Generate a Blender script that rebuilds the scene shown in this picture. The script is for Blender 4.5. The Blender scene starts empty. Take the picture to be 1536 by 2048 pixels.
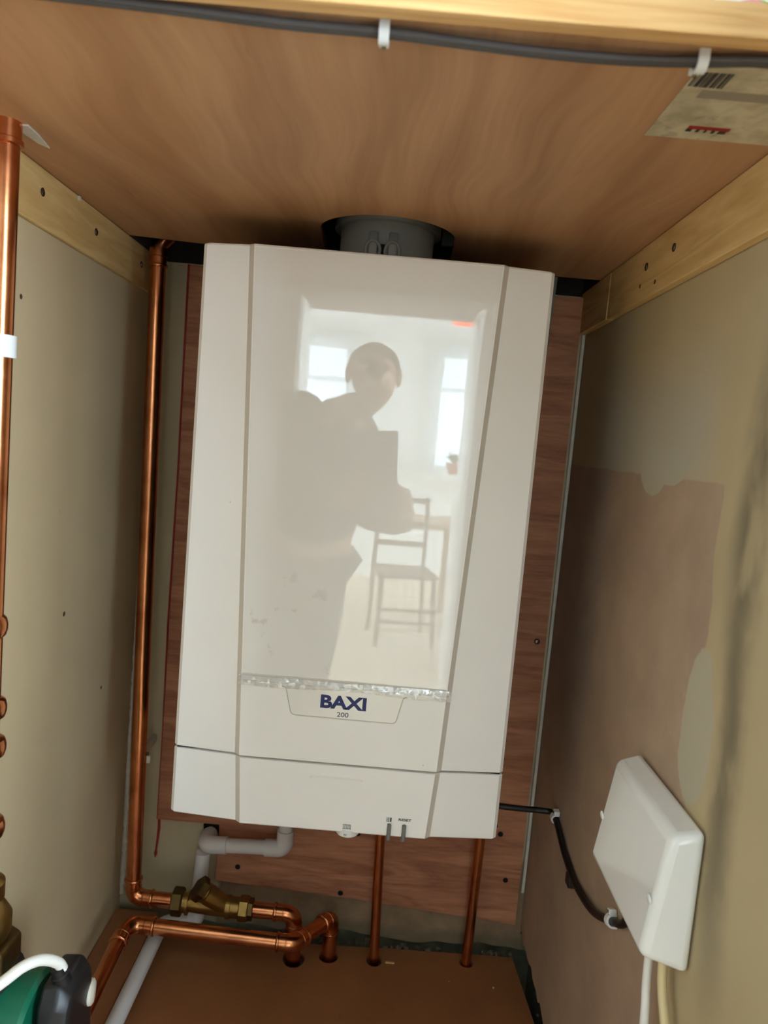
import bpy, bmesh, math, random
from mathutils import Vector, Matrix, noise
random.seed(7)
S = bpy.context.scene
COL = S.collection
PI = math.pi
V = Vector

# ---------------------------------------------------------------- materials
def lin(c):
    return tuple(((x/255)/12.92 if x/255 <= .04045 else ((x/255+.055)/1.055)**2.4) for x in c) + (1,)

class NT:
    def __init__(s, name):
        s.m = bpy.data.materials.new(name); s.m.use_nodes = True
        s.t = s.m.node_tree; s.p = s.t.nodes['Principled BSDF']; s.out = s.t.nodes['Material Output']
    def n(s, typ, **k):
        x = s.t.nodes.new(typ)
        for a, b in k.items(): setattr(x, a, b)
        return x
    def l(s, a, b): s.t.links.new(a, b)
    def coord(s, scale=(1, 1, 1), rot=(0, 0, 0), loc=(0, 0, 0)):
        c = s.n('ShaderNodeTexCoord'); m = s.n('ShaderNodeMapping')
        m.inputs['Scale'].default_value = scale; m.inputs['Rotation'].default_value = rot; m.inputs['Location'].default_value = loc
        s.l(c.outputs['Object'], m.inputs['Vector']); return m.outputs['Vector']
    def noise(s, vec, scale, detail=4, rough=.55, dist=0):
        x = s.n('ShaderNodeTexNoise'); x.inputs['Scale'].default_value = scale; x.inputs['Detail'].default_value = detail
        x.inputs['Roughness'].default_value = rough; x.inputs['Distortion'].default_value = dist
        s.l(vec, x.inputs['Vector']); return x.outputs['Fac']
    def ramp(s, fac, stops):
        r = s.n('ShaderNodeValToRGB'); e = r.color_ramp.elements
        while len(e) < len(stops): e.new(.5)
        for i, (p, c) in enumerate(stops): e[i].position = p; e[i].color = c
        s.l(fac, r.inputs['Fac']); return r.outputs['Color']
    def mix(s, fac, a, b, mode='MIX'):
        x = s.n('ShaderNodeMix', data_type='RGBA', blend_type=mode)
        if isinstance(fac, (int, float)): x.inputs[0].default_value = fac
        else: s.l(fac, x.inputs[0])
        for v, i in ((a, 6), (b, 7)):
            if isinstance(v, tuple): x.inputs[i].default_value = v
            else: s.l(v, x.inputs[i])
        return x.outputs[2]
    def math(s, op, a, b=0.0, clamp=False):
        x = s.n('ShaderNodeMath', operation=op); x.use_clamp = clamp
        for v, i in ((a, 0), (b, 1)):
            if isinstance(v, (int, float)): x.inputs[i].default_value = v
            else: s.l(v, x.inputs[i])
        return x.outputs[0]
    def step(s, v, lo, hi):
        x = s.n('ShaderNodeMapRange', interpolation_type='SMOOTHSTEP')
        s.l(v, x.inputs['Value']); x.inputs['From Min'].default_value = lo; x.inputs['From Max'].default_value = hi
        return x.outputs['Result']
    def sep(s, vec):
        x = s.n('ShaderNodeSeparateXYZ'); s.l(vec, x.inputs[0]); return x.outputs
    def bump(s, h, strength, dist=.002):
        b = s.n('ShaderNodeBump'); b.inputs['Strength'].default_value = strength; b.inputs['Distance'].default_value = dist
        s.l(h, b.inputs['Height']); s.l(b.outputs[0], s.p.inputs['Normal'])
    def set(s, **k):
        for a, b in k.items():
            i = s.p.inputs[a.replace('_', ' ')]
            if hasattr(b, 'links'): s.l(b, i)
            else: i.default_value = b

def plain(name, rgb, rough=.5, metal=0, var=.08, vscale=18, bump=0, bscale=300, coat=0, dirt=0):
    n = NT(name); v = n.coord(); c = lin(rgb)
    f = n.noise(v, vscale, 5)
    dk = tuple(x*(1-var) for x in c[:3]) + (1,); lt = tuple(min(1, x*(1+var)) for x in c[:3]) + (1,)
    col = n.ramp(f, [(.3, dk), (.7, lt)])
    if dirt:
        d = n.step(n.noise(v, 30, 6, .7), .60, .72)
        col = n.mix(n.math('MULTIPLY', d, dirt), col, lin((70, 60, 45)))
    n.set(Base_Color=col, Roughness=rough, Metallic=metal, Coat_Weight=coat)
    if bump: n.bump(n.noise(v, bscale, 4), bump)
    return n.m

def wood(name, c1, c2, scale, rough=.55, dist=.6, bands=6, fleck=0, bump=.05):
    n = NT(name); v = n.coord(scale)
    a = n.noise(v, 1.0, 3, .5, dist)
    b = n.math('FRACT', n.math('MULTIPLY', a, bands))
    b = n.math('ABSOLUTE', n.math('SUBTRACT', b, .5))
    g = n.noise(v, 7, 6, .65, .3)
    f = n.math('ADD', n.math('MULTIPLY', b, .75), n.math('MULTIPLY', g, .65))
    col = n.ramp(f, [(.25, lin(c1)), (.75, lin(c2))])
    big = n.noise(n.coord(), 4, 2)
    col = n.mix(n.math('MULTIPLY', big, .35), col, lin(c1))
    if fleck:
        fl = n.step(n.noise(n.coord(tuple(x*6 for x in scale)), 5, 3, .6), .66, .74)
        col = n.mix(n.math('MULTIPLY', fl, fleck), col, lin(tuple(x*.45 for x in c1)))
    n.set(Base_Color=col, Roughness=rough); n.p.inputs['Specular IOR Level'].default_value = .3
    n.bump(g, bump, .001)
    return n.m

M = {}
# plywood underside: long flowing grain running front to back
def ply_mat():
    n = NT('shelf_plywood'); co = n.coord(); x, y, z = n.sep(co)
    # cathedral figure: nested arches running front to back, warped by slow noise
    w1 = n.math('SUBTRACT', n.noise(n.coord((1, .55, 1)), 4.0, 2), .5)
    xx = n.math('ADD', n.math('SUBTRACT', x, .06), n.math('MULTIPLY', w1, .16))
    arch = n.math('ADD', n.math('MULTIPLY', n.math('ABSOLUTE', xx), 30), n.math('MULTIPLY', n.math('ADD', y, n.math('MULTIPLY', w1, .3)), -3.2))
    arch = n.math('ADD', arch, n.math('MULTIPLY', n.noise(n.coord((26, 2.2, 26)), 1, 3), 2.2))
    b = n.math('ADD', n.math('MULTIPLY', n.math('SINE', n.math('MULTIPLY', arch, 2.6)), .5), .5)
    cm = n.n('ShaderNodeCombineXYZ'); n.l(n.math('MULTIPLY', xx, 70), cm.inputs[0]); n.l(n.math('MULTIPLY', y, 3), cm.inputs[1])
    fine = n.noise(cm.outputs[0], 1.6, 5, .6)
    fl = n.step(n.noise(n.coord((90, 14, 90)), 1, 2), .70, .78)
    f = n.math('ADD', n.math('MULTIPLY', b, .30), n.math('MULTIPLY', fine, .70))
    col = n.ramp(f, [(.25, lin((158, 116, 82))), (.8, lin((194, 153, 114)))])
    col = n.mix(n.math('MULTIPLY', n.noise(n.coord((2, .6, 2)), 3, 2), .45), col, lin((190, 138, 96)))
    col = n.mix(n.math('MULTIPLY', fl, .25), col, lin((110, 66, 36)))
    n.set(Base_Color=col, Roughness=.55); n.p.inputs['Specular IOR Level'].default_value = .3
    n.bump(fine, .05, .001)
    return n.m
M['ply'] = ply_mat()
M['pine'] = wood('pine_lipping', (200, 150, 90), (228, 188, 128), (2.2, 60, 60), .5, .3, 5)
M['batten'] = wood('pine_batten', (196, 158, 98), (222, 188, 128), (30, 3, 26), .6, .5, 5, .0)
M['backboard'] = wood('red_brown_plywood', (152, 97, 70), (200, 142, 106), (4, 24, 34), .6, 1.2, 2.5, .6, .10)
M['mdf'] = plain('brown_hardboard', (148, 95, 57), .5, 0, .12, 9, .05, 250, 0, .25)
M['copper'] = None
def copper():
    n = NT('copper'); v = n.coord()
    f = n.noise(v, 16, 5, .6, .4)
    col = n.ramp(f, [(.3, lin((176, 104, 64))), (.55, lin((220, 146, 98))), (.8, lin((196, 118, 74)))])
    n.set(Base_Color=col, Metallic=1.0, Roughness=n.math('ADD', n.math('MULTIPLY', n.noise(v, 40, 4), .18), .14))
    n.bump(n.noise(n.coord((1, 1, .2)), 160, 3), .06, .001)
    return n.m
M['copper'] = copper()
M['brass'] = plain('dull_brass', (158, 128, 72), .38, 1, .25, 40, .15, 200)
M['brass_dark'] = plain('tarnished_brass', (104, 84, 50), .45, 1, .3, 40, .15, 200)
M['white_pvc'] = plain('white_plastic_pipe', (214, 210, 206), .35, 0, .04, 20)
M['clip_white'] = plain('white_clip_plastic', (226, 226, 222), .35, 0, .02)
M['clip_cream'] = plain('cream_clip_plastic', (206, 198, 178), .4, 0, .04)
M['white_cable'] = plain('white_cable_sheath', (222, 218, 208), .4, 0, .03)
M['cream_cable'] = plain('cream_cable_sheath', (206, 186, 140), .45, 0, .05)
M['black_cable'] = plain('black_cable_sheath', (22, 20, 18), .4, 0, .1)
M['grey_cable'] = plain('grey_cable_sheath', (74, 70, 68), .5, 0, .08)
M['steel'] = plain('screw_steel', (130, 120, 100), .35, 1, .1, 200)
M['dark_void'] = plain('void_shade', (40, 36, 30), .9, 0, .3, 30, .4, 60)  # near-black colour standing in for shade in the void behind the shelf
M['hole'] = plain('dark_bore', (16, 11, 8), .9, 0, .1)
M['gray_flue'] = plain('grey_flue_plastic', (150, 150, 146), .5, 0, .06)
M['dark_gray'] = plain('dark_grey_metal', (64, 64, 64), .45, 0, .05)
M['box_white'] = plain('glossy_white_plastic', (228, 226, 219), .13, 0, .015, 6, 0, 0, .2)
M['pump_green'] = plain('green_paint', (10, 92, 66), .35, 0, .08)
M['pump_black'] = plain('black_plastic', (24, 24, 25), .4, 0, .1)
M['cast_iron'] = plain('cast_iron', (48, 46, 44), .55, .6, .2, 60, .2)
M['casing'] = None
def casing():
    n = NT('white_painted_casing'); v = n.coord()
    f = n.noise(v, 7, 3)
    col = n.ramp(f, [(.3, lin((240, 237, 232))), (.7, lin((244, 241, 236)))])
    d = n.step(n.noise(v, 55, 2, .5), .775, .80)
    col = n.mix(n.math('MULTIPLY', d, .5), col, lin((120, 110, 95)))
    n.set(Base_Color=col, Roughness=.32); return n.m
M['casing'] = casing()
def film_panel():
    n = NT('glossy_filmed_panel'); v = n.coord()
    col = n.ramp(n.noise(v, 7, 3), [(.3, lin((239, 236, 230))), (.7, lin((243, 240, 235)))])
    x, y, z = n.sep(v)
    low = n.math('SUBTRACT', 1.0, n.step(z, .2, .36))
    left = n.math('SUBTRACT', 1.0, n.step(x, -.05, .02))
    sm = n.math('MULTIPLY', n.step(n.noise(v, 42, 5, .65), .60, .70), n.math('MULTIPLY', low, left))
    col = n.mix(n.math('MULTIPLY', sm, .35), col, lin((165, 150, 125)))
    n.set(Base_Color=col, Roughness=.3, Coat_Weight=1.0, Coat_Roughness=.012, Coat_IOR=1.78)
    b = n.n('ShaderNodeBump'); b.inputs['Strength'].default_value = .10; b.inputs['Distance'].default_value = .002
    n.l(n.noise(n.coord((1, 1, .6)), 9, 2), b.inputs['Height']); n.l(b.outputs[0], n.p.inputs['Coat Normal'])
    return n.m
M['film_panel'] = film_panel()
M['badge'] = plain('badge_film', (240, 237, 230), .25, 0, .01, 6, 0, 0, .5)
M['crease'] = plain('casing_groove', (216, 209, 198), .4, 0, .03)
M['gap'] = plain('seam_gap', (20, 18, 16), .8)
M['ink_blue'] = plain('navy_ink', (20, 32, 98), .4, 0, .02)
M['ink_grey'] = plain('grey_ink', (98, 98, 104), .4, 0, .02)
M['ink_black'] = plain('black_ink', (40, 40, 46), .4, 0, .02)
M['ink_red'] = plain('red_ink', (150, 30, 26), .5, 0, .1)
M['button'] = plain('grey_button', (104, 103, 99), .3, 0, .05)
def clearfilm():
    n = NT('clear_film'); n.t.nodes.remove(n.p)
    tr = n.n('ShaderNodeBsdfTransparent'); gl = n.n('ShaderNodeBsdfGlossy'); gl.inputs['Roughness'].default_value = .08
    df = n.n('ShaderNodeBsdfDiffuse'); df.inputs[0].default_value = lin((236, 232, 222))
    m1 = n.n('ShaderNodeMixShader'); m1.inputs[0].default_value = .10; n.l(tr.outputs[0], m1.inputs[1]); n.l(df.outputs[0], m1.inputs[2])
    lw = n.n('ShaderNodeLayerWeight'); lw.inputs[0].default_value = .25
    m2 = n.n('ShaderNodeMixShader'); n.l(n.math('ADD', lw.outputs['Fresnel'], .14), m2.inputs[0])
    n.l(m1.outputs[0], m2.inputs[1]); n.l(gl.outputs[0], m2.inputs[2]); n.l(m2.outputs[0], n.out.inputs[0]); return n.m
M['clear_film'] = clearfilm()

def wall_cream(name, base, shift):
    n = NT(name); v = n.coord(loc=(shift, shift, 0))
    f = n.noise(v, 5, 5, .6)
    col = n.ramp(f, [(.3, lin(tuple(x*.94 for x in base))), (.7, lin(base))])
    d = n.step(n.noise(v, 30, 6, .7), .66, .76)
    col = n.mix(n.math('MULTIPLY', d, .22), col, lin((110, 98, 80)))
    n.set(Base_Color=col, Roughness=.7); n.bump(n.noise(v, 45, 5), .12, .002); return n
M['wall_left'] = wall_cream('cream_painted_plaster', (196, 174, 136), 0).m
def wall_back():
    n = wall_cream('cream_back_plaster', (190, 176, 142), 3); c = n.p.inputs['Base Color'].links[0].from_socket
    v = n.coord(); x, y, z = n.sep(v); w = n.math('MULTIPLY', n.math('SUBTRACT', n.noise(v, 30, 4), .5), .02)
    m = n.math('MULTIPLY', n.step(n.math('ADD', x, w), -.192, -.184), n.math('SUBTRACT', 1.0, n.step(z, -.20, -.18)))
    br = n.ramp(n.noise(v, 24, 5, .65), [(.3, lin((122, 100, 74))), (.7, lin((156, 132, 100)))])
    c = n.mix(m, c, br)
    d = n.math('MULTIPLY', n.math('SUBTRACT', 1.0, n.step(n.math('ADD', z, n.math('MULTIPLY', w, 2)), -.330, -.305)), .6)
    c = n.mix(d, c, lin((92, 84, 62)))
    n.l(c, n.p.inputs['Base Color']); return n.m
M['wall_back'] = wall_back()
def wall_right():
    n = wall_cream('patched_plaster', (190, 170, 130), 7)
    c = n.p.inputs['Base Color'].links[0].from_socket
    v = n.coord(); x, y, z = n.sep(v)
    w = n.math('MULTIPLY', n.math('SUBTRACT', n.noise(v, 22, 4), .5), .03)
    w2 = n.math('MULTIPLY', n.math('SUBTRACT', n.noise(v, 9, 3), .5), .03)
    # bare pinkish plaster: below z .45 and behind y -.235
    top = n.math('SUBTRACT', 1.0, n.step(n.math('ADD', z, n.math('MULTIPLY', w, .25)), .4455, .4485))
    fr = n.step(n.math('ADD', y, w2), -.2385, -.2345)
    mask = n.math('MULTIPLY', top, fr)
    def blob(cy, cz, ry, rz):
        a = n.math('DIVIDE', n.math('SUBTRACT', y, cy), ry); b = n.math('DIVIDE', n.math('SUBTRACT', z, cz), rz)
        d = n.math('ADD', n.math('ADD', n.math('MULTIPLY', a, a), n.math('MULTIPLY', b, b)), n.math('MULTIPLY', w, 34))
        return n.math('SUBTRACT', 1.0, n.step(d, .85, 1.0))
    tabs = n.math('MAXIMUM', n.math('MAXIMUM', blob(-.068, .455, .040, .028), blob(-.115, .458, .040, .019)), blob(-.240, .240, .030, .070))
    mask = n.math('MULTIPLY', mask, n.math('SUBTRACT', 1.0, tabs))
    pk = n.ramp(n.noise(v, 12, 5, .6), [(.3, lin((160, 134, 112))), (.7, lin((178, 152, 126)))])
    # grey filler coat around the upper edge
    gz = n.math('MULTIPLY', n.step(z, .40, .47), n.math('SUBTRACT', 1.0, n.step(z, .50, .60)))
    gy = n.math('MULTIPLY', n.step(y, -.24, -.16), n.math('SUBTRACT', 1.0, n.step(y, .05, .20)))
    c = n.mix(n.math('MULTIPLY', n.math('MULTIPLY', gz, gy), .7), c, lin((176, 170, 154)))
    c = n.mix(n.math('MULTIPLY', tabs, .7), c, lin((178, 172, 152)))
    c = n.mix(mask, c, pk)
    # scratches
    sc = n.step(n.noise(n.coord((1, 70, 9)), 4, 2, .5), .74, .78)
    c = n.mix(n.math('MULTIPLY', n.math('MULTIPLY', sc, mask), .35), c, lin((210, 196, 170)))
    # dark soft-edged bands near the front
    def dark_band(y0, slope, zc, hz, wd, k):
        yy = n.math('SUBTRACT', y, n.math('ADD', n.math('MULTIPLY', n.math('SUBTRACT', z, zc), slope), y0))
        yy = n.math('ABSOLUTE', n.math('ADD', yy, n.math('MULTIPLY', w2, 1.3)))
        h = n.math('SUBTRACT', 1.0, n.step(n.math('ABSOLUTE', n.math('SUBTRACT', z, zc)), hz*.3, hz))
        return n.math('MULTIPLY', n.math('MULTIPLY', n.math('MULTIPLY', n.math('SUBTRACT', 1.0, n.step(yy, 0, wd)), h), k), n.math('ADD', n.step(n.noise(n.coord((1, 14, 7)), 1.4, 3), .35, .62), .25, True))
    sm = n.math('MAXIMUM', dark_band(-.2935, -.03, .43, .17, .042, .66), dark_band(-.2970, .07, .24, .24, .036, .62))
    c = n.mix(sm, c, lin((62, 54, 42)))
    n.l(c, n.p.inputs['Base Color']); return n.m
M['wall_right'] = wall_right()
M['masonry'] = plain('dusty_masonry', (84, 84, 66), .9, 0, .35, 40, .6, 60)
M['rubble'] = plain('plaster_rubble', (88, 80, 60), .9, 0, .25, 60, .6, 90)
M['bead'] = plain('pale_plaster_bead', (206, 202, 188), .6, 0, .1, 60, .2)
M['room_white'] = plain('white_emulsion', (236, 238, 234), .7, 0, .02)
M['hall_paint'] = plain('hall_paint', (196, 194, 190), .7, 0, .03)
M['hall_shade'] = plain('hall_paint_shaded', (128, 118, 106), .7, 0, .03)  # hall paint darkened so the doorway wall looks shaded
M['gloss_white'] = plain('white_gloss_paint', (232, 230, 224), .3, 0, .02)
M['carpet'] = plain('beige_carpet', (206, 186, 160), .9, 0, .1, 80, .5, 400)
M['label'] = None
def label_mat():
    n = NT('worn_paper_label'); v = n.coord()
    col = n.ramp(n.noise(v, 45, 5, .6), [(.35, lin((168, 156, 128))), (.62, lin((206, 194, 162)))])
    d = n.step(n.noise(v, 60, 3), .6, .66)
    col = n.mix(n.math('MULTIPLY', d, .4), col, lin((124, 116, 96)))
    n.set(Base_Color=col, Roughness=.5); return n.m
M['label'] = label_mat()
M['skin'] = plain('skin', (190, 140, 112), .5, 0, .05, 30)
M['jumper'] = plain('charcoal_fabric', (46, 46, 50), .9, 0, .15, 200, .4, 500)
M['trousers'] = plain('dark_denim', (38, 42, 54), .9, 0, .15, 200, .4, 500)
M['hair'] = plain('dark_hair', (36, 28, 22), .6, 0, .2, 150, .5, 300)
M['shoe'] = plain('black_shoe', (24, 22, 20), .5)
M['phone'] = plain('phone_black', (20, 20, 24), .25, 0, .05)
M['oak'] = wood('oak', (150, 108, 66), (186, 142, 94), (30, 4, 30), .45)
M['dark_wood'] = wood('dark_wood', (74, 52, 38), (104, 76, 56), (30, 30, 4), .4)
M['terracotta'] = plain('terracotta', (166, 96, 66), .8)
M['leafgreen'] = plain('leaf_green', (60, 98, 44), .6, 0, .3)
M['orange'] = None
n = NT('orange_lamp_shade'); n.set(Base_Color=lin((236, 92, 60)), Roughness=.6, Emission_Color=lin((255, 110, 76)), Emission_Strength=2.5); M['orange'] = n.m
def curtain_mat():
    n = NT('sheer_curtain'); n.t.nodes.remove(n.p)
    tr = n.n('ShaderNodeBsdfTransparent'); tl = n.n('ShaderNodeBsdfTranslucent'); df = n.n('ShaderNodeBsdfDiffuse')
    c = lin((238, 242, 242)); tl.inputs[0].default_value = c; df.inputs[0].default_value = c
    a = n.n('ShaderNodeMixShader'); a.inputs[0].default_value = .5; n.l(tl.outputs[0], a.inputs[1]); n.l(df.outputs[0], a.inputs[2])
    b = n.n('ShaderNodeMixShader')
    n.l(n.math('ADD', n.math('MULTIPLY', n.noise(n.coord((40, 1, 2)), 2, 3), .4), .5), b.inputs[0])
    n.l(tr.outputs[0], b.inputs[1]); n.l(a.outputs[0], b.inputs[2]); n.l(b.outputs[0], n.out.inputs[0]); return n.m
M['curtain'] = curtain_mat()
def glass_mat():
    n = NT('window_glass'); n.t.nodes.remove(n.p)
    tr = n.n('ShaderNodeBsdfTransparent'); gl = n.n('ShaderNodeBsdfGlossy'); gl.inputs['Roughness'].default_value = .02
    m = n.n('ShaderNodeMixShader'); m.inputs[0].default_value = .06
    n.l(tr.outputs[0], m.inputs[1]); n.l(gl.outputs[0], m.inputs[2]); n.l(m.outputs[0], n.out.inputs[0]); return n.m
M['glass'] = glass_mat()
def cloth_mat():
    n = NT('floral_cloth'); v = n.coord()
    vo = n.n('ShaderNodeTexVoronoi'); vo.inputs['Scale'].default_value = 60; n.l(v, vo.inputs['Vector'])
    hs = n.sep(vo.outputs['Color'])
    col = n.ramp(hs[0], [(0, lin((244, 236, 230))), (.4, lin((238, 160, 160))), (.62, lin((246, 240, 226))), (.8, lin((140, 190, 70)))])
    n.t.nodes[-1].color_ramp.interpolation = 'CONSTANT'
    n.set(Base_Color=col, Roughness=.8); return n.m
M['floral'] = cloth_mat()

# ---------------------------------------------------------------- mesh helpers
def new_mesh(name, bm, mat, smooth=True, angle=40):
    bmesh.ops.recalc_face_normals(bm, faces=bm.faces[:])
    me = bpy.data.meshes.new(name); bm.to_mesh(me); bm.free()
    if smooth:
        me.polygons.foreach_set('use_smooth', [True]*len(me.polygons))
        try: me.set_sharp_from_angle(angle=math.radians(angle))
        except Exception: pass
    if mat: me.materials.append(mat if not isinstance(mat, str) else M[mat])
    return me

def obj(name, bm, mat, parent=None, bevel=0, seg=2, smooth=True, angle=40):
    me = bm if isinstance(bm, bpy.types.Mesh) else new_mesh(name, bm, mat, smooth, angle)
    o = bpy.data.objects.new(name, me); COL.objects.link(o)
    if parent is not None:
        o.parent = parent
        if parent.parent is None and parent.type == 'EMPTY': o.matrix_parent_inverse = parent.matrix_basis.inverted()
    if bevel:
        b = o.modifiers.new('bevel', 'BEVEL'); b.width = bevel; b.segments = seg; b.limit_method = 'ANGLE'; b.angle_limit = math.radians(35)
    return o

def thing(name, label, cat, loc, group=None):
    o = bpy.data.objects.new(name, None); COL.objects.link(o); o.location = loc; o.empty_display_size = .02
    return tag(o, label, cat, group)
def tag(o, label, cat, group=None):
    o['label'] = label; o['category'] = cat
    if group: o['group'] = group
    return o
def struct(name, bm, mat, label, cat='wall', **k):
    o = obj(name, bm, mat, **k); o['kind'] = 'structure'; return tag(o, label, cat)

def box(bm, x0, x1, y0, y1, z0, z1):
    vs = [bm.verts.new((x, y, z)) for x in (x0, x1) for y in (y0, y1) for z in (z0, z1)]
    for f in ((0, 1, 3, 2), (4, 6, 7, 5), (0, 4, 5, 1), (2, 3, 7, 6), (0, 2, 6, 4), (1, 5, 7, 3)):
        bm.faces.new([vs[i] for i in f])
    return vs
def bx(*a):
    bm = bmesh.new(); box(bm, *a); return bm

def frame(d):
    d = d.normalized(); u = V((0, 0, 1)) if abs(d.z) < .9 else V((1, 0, 0))
    a = d.cross(u).normalized(); return a, d.cross(a).normalized()

def sweep(bm, pts, r, seg=20, caps=True):
    """Tube along pts; r is a number or one radius per point."""
    pts = [V(p) for p in pts]; n = len(pts)
    rs = r if isinstance(r, (list, tuple)) else [r]*n
    a, b = frame(pts[1]-pts[0]); rings = []
    for i, p in enumerate(pts):
        d = (pts[min(i+1, n-1)]-pts[max(i-1, 0)])
        if d.length < 1e-9: d = pts[-1]-pts[0]
        d.normalize()
        a = (a - d*a.dot(d)).normalized(); b = d.cross(a)
        rings.append([bm.verts.new(p + (a*math.cos(t) + b*math.sin(t))*rs[i]) for t in (2*PI*k/seg for k in range(seg))])
    for i in range(n-1):
        for k in range(seg):
            bm.faces.new((rings[i][k], rings[i][(k+1) % seg], rings[i+1][(k+1) % seg], rings[i+1][k]))
    if caps: bm.faces.new(rings[0][::-1]); bm.faces.new(rings[-1])
    return bm

def fillet(pts, rb, n=10):
    pts = [V(p) for p in pts]; out = [pts[0]]
    for i in range(1, len(pts)-1):
        p, q, s = pts[i-1], pts[i], pts[i+1]
        u, v = (p-q).normalized(), (s-q).normalized()
        ang = u.angle(v); t = min(rb/math.tan(ang/2), (p-q).length*.49, (s-q).length*.49); R = t*math.tan(ang/2)
        c = q + (u+v).normalized()*(R/math.sin(ang/2)); A, B = q+u*t-c, q+v*t-c
        tot = A.angle(B)
        for k in range(n+1):
            f = k/n; out.append(c + (A*math.sin((1-f)*tot) + B*math.sin(f*tot))/math.sin(tot))
    out.append(pts[-1]); return out

def lathe(bm, prof, p0, axis, seg=28, caps=True):
    """prof: list of (distance along axis, radius)."""
    d = V(axis).normalized(); p0 = V(p0); a, b = frame(d); rings = []
    for h, r in prof:
        rings.append([bm.verts.new(p0 + d*h + (a*math.cos(2*PI*k/seg) + b*math.sin(2*PI*k/seg))*r) for k in range(seg)])
    for i in range(len(rings)-1):
        for k in range(seg):
            bm.faces.new((rings[i][k], rings[i][(k+1) % seg], rings[i+1][(k+1) % seg], rings[i+1][k]))
    if caps: bm.faces.new(rings[0][::-1]); bm.faces.new(rings[-1])
    return bm
def lat(prof, p0, axis, seg=28): return lathe(bmesh.new(), prof, p0, axis, seg)

def circ(cx, cy, r, n=32, ry=None): return [(cx+r*math.cos(2*PI*k/n), cy+(ry or r)*math.sin(2*PI*k/n)) for k in range(n)]

def plate(name, loops, mat, thick, mapping, parent=None, bevel=0, **k):
    """Flat plate with real holes: 2D-filled outline of LOOPS; mapping(u, v, w) -> world."""
    cu = bpy.data.curves.new(name, 'CURVE'); cu.dimensions = '2D'; cu.fill_mode = 'BOTH'; cu.extrude = thick/2
    for lp in loops:
        sp = cu.splines.new('POLY'); sp.points.add(len(lp)-1); sp.use_cyclic_u = True
        for p, q in zip(sp.points, lp): p.co = (q[0], q[1], 0, 1)
    t = bpy.data.objects.new('tmp', cu); COL.objects.link(t)
    me = bpy.data.meshes.new_from_object(t.evaluated_get(bpy.context.evaluated_depsgraph_get()))
    bpy.data.objects.remove(t); bpy.data.curves.remove(cu)
    bm = bmesh.new(); bm.from_mesh(me); bpy.data.meshes.remove(me)
    bmesh.ops.remove_doubles(bm, verts=bm.verts[:], dist=1e-6)
    for v in bm.verts: v.co = mapping(*v.co)
    return obj(name, bm, mat, parent, bevel, smooth=False, **k)

def text(name, s, size, mat, place, parent, bold=0, width=None, height=None):
    cu = bpy.data.curves.new(name, 'FONT'); cu.body = s; cu.size = size; cu.extrude = .0001; cu.offset = bold; cu.align_x = 'CENTER'; cu.resolution_u = 4
    t = bpy.data.objects.new('tmp', cu); COL.objects.link(t)
    me = bpy.data.meshes.new_from_object(t.evaluated_get(bpy.context.evaluated_depsgraph_get()))
    bpy.data.objects.remove(t); bpy.data.curves.remove(cu)
    xs = [v.co.x for v in me.vertices]; ys = [v.co.y for v in me.vertices]
    cx, cy = (min(xs)+max(xs))/2, (min(ys)+max(ys))/2
    sx = width/(max(xs)-min(xs)) if width else 1; sy = height/(max(ys)-min(ys)) if height else sx
    bm = bmesh.new(); bm.from_mesh(me); bpy.data.meshes.remove(me)
    for v in bm.verts: v.co = place((v.co.x-cx)*sx, (v.co.y-cy)*sy, v.co.z)
    return obj(name, bm, mat, parent, smooth=False)

# ================================================================ THE CUPBOARD (the setting)
XL, XR, YB, YF = -.343, .304, .285, -.50
ZS = .699            # underside of the shelf
ZB = -.345           # top of the hardboard box at the bottom
FLOOR, CEIL = -.87, 1.5
def ragged(n, amp, seed): 
    rr = random.Random(seed); return [rr.uniform(-amp, amp) for _ in range(n)]
struct('wall_left', bx(XL-.06, XL, YF, .36, FLOOR, CEIL), 'wall_left', 'cream painted plaster wall on the left of the boiler')
# back wall plaster with a broken lower edge, masonry behind it
rg = ragged(30, .006, 2)
low = [(XL + (XR-XL+.03)*i/29, -.337+rg[i]) for i in range(30)]
plate('wall_back', [low + [(XR+.03, .694), (XL, .694)]], 'wall_back', .015, lambda u, v, w: V((u, YB+.0075+w, v)))
o = bpy.data.objects['wall_back']; o['kind'] = 'structure'; tag(o, 'cream plastered rear wall behind the boiler board', 'wall')
struct('wall_rear_base', bx(XL, XR+.08, YB+.016, YB+.09, FLOOR, CEIL), 'masonry', 'dusty masonry at the foot of the rear wall')
rg = ragged(60, .008, 5)
low = [(YF + (YB-YF)*i/59, -.305+rg[i] - .004*(i % 7 == 0)) for i in range(60)]
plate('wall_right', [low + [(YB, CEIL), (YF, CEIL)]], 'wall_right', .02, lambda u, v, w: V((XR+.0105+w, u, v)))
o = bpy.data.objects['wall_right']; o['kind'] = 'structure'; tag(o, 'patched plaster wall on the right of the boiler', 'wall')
struct('wall_right_base', bx(XR+.024, XR+.10, YF, .30, FLOOR, CEIL), 'masonry', 'dark masonry behind the foot of the right wall')
struct('trim_1', bx(.2985, XR-.0004, YB-.006, YB-.0004, -.24, .645), 'bead', 'pale plaster bead in the right rear corner', 'trim', bevel=.001)
struct('floor', bx(-3.2, 3.0, -6.4, .4, FLOOR-.1, FLOOR), 'carpet', 'beige carpeted floor', 'floor')
struct('ceiling', bx(-3.2, 3.0, -6.4, .4, CEIL, CEIL+.1), 'room_white', 'white ceiling', 'ceiling')
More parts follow.
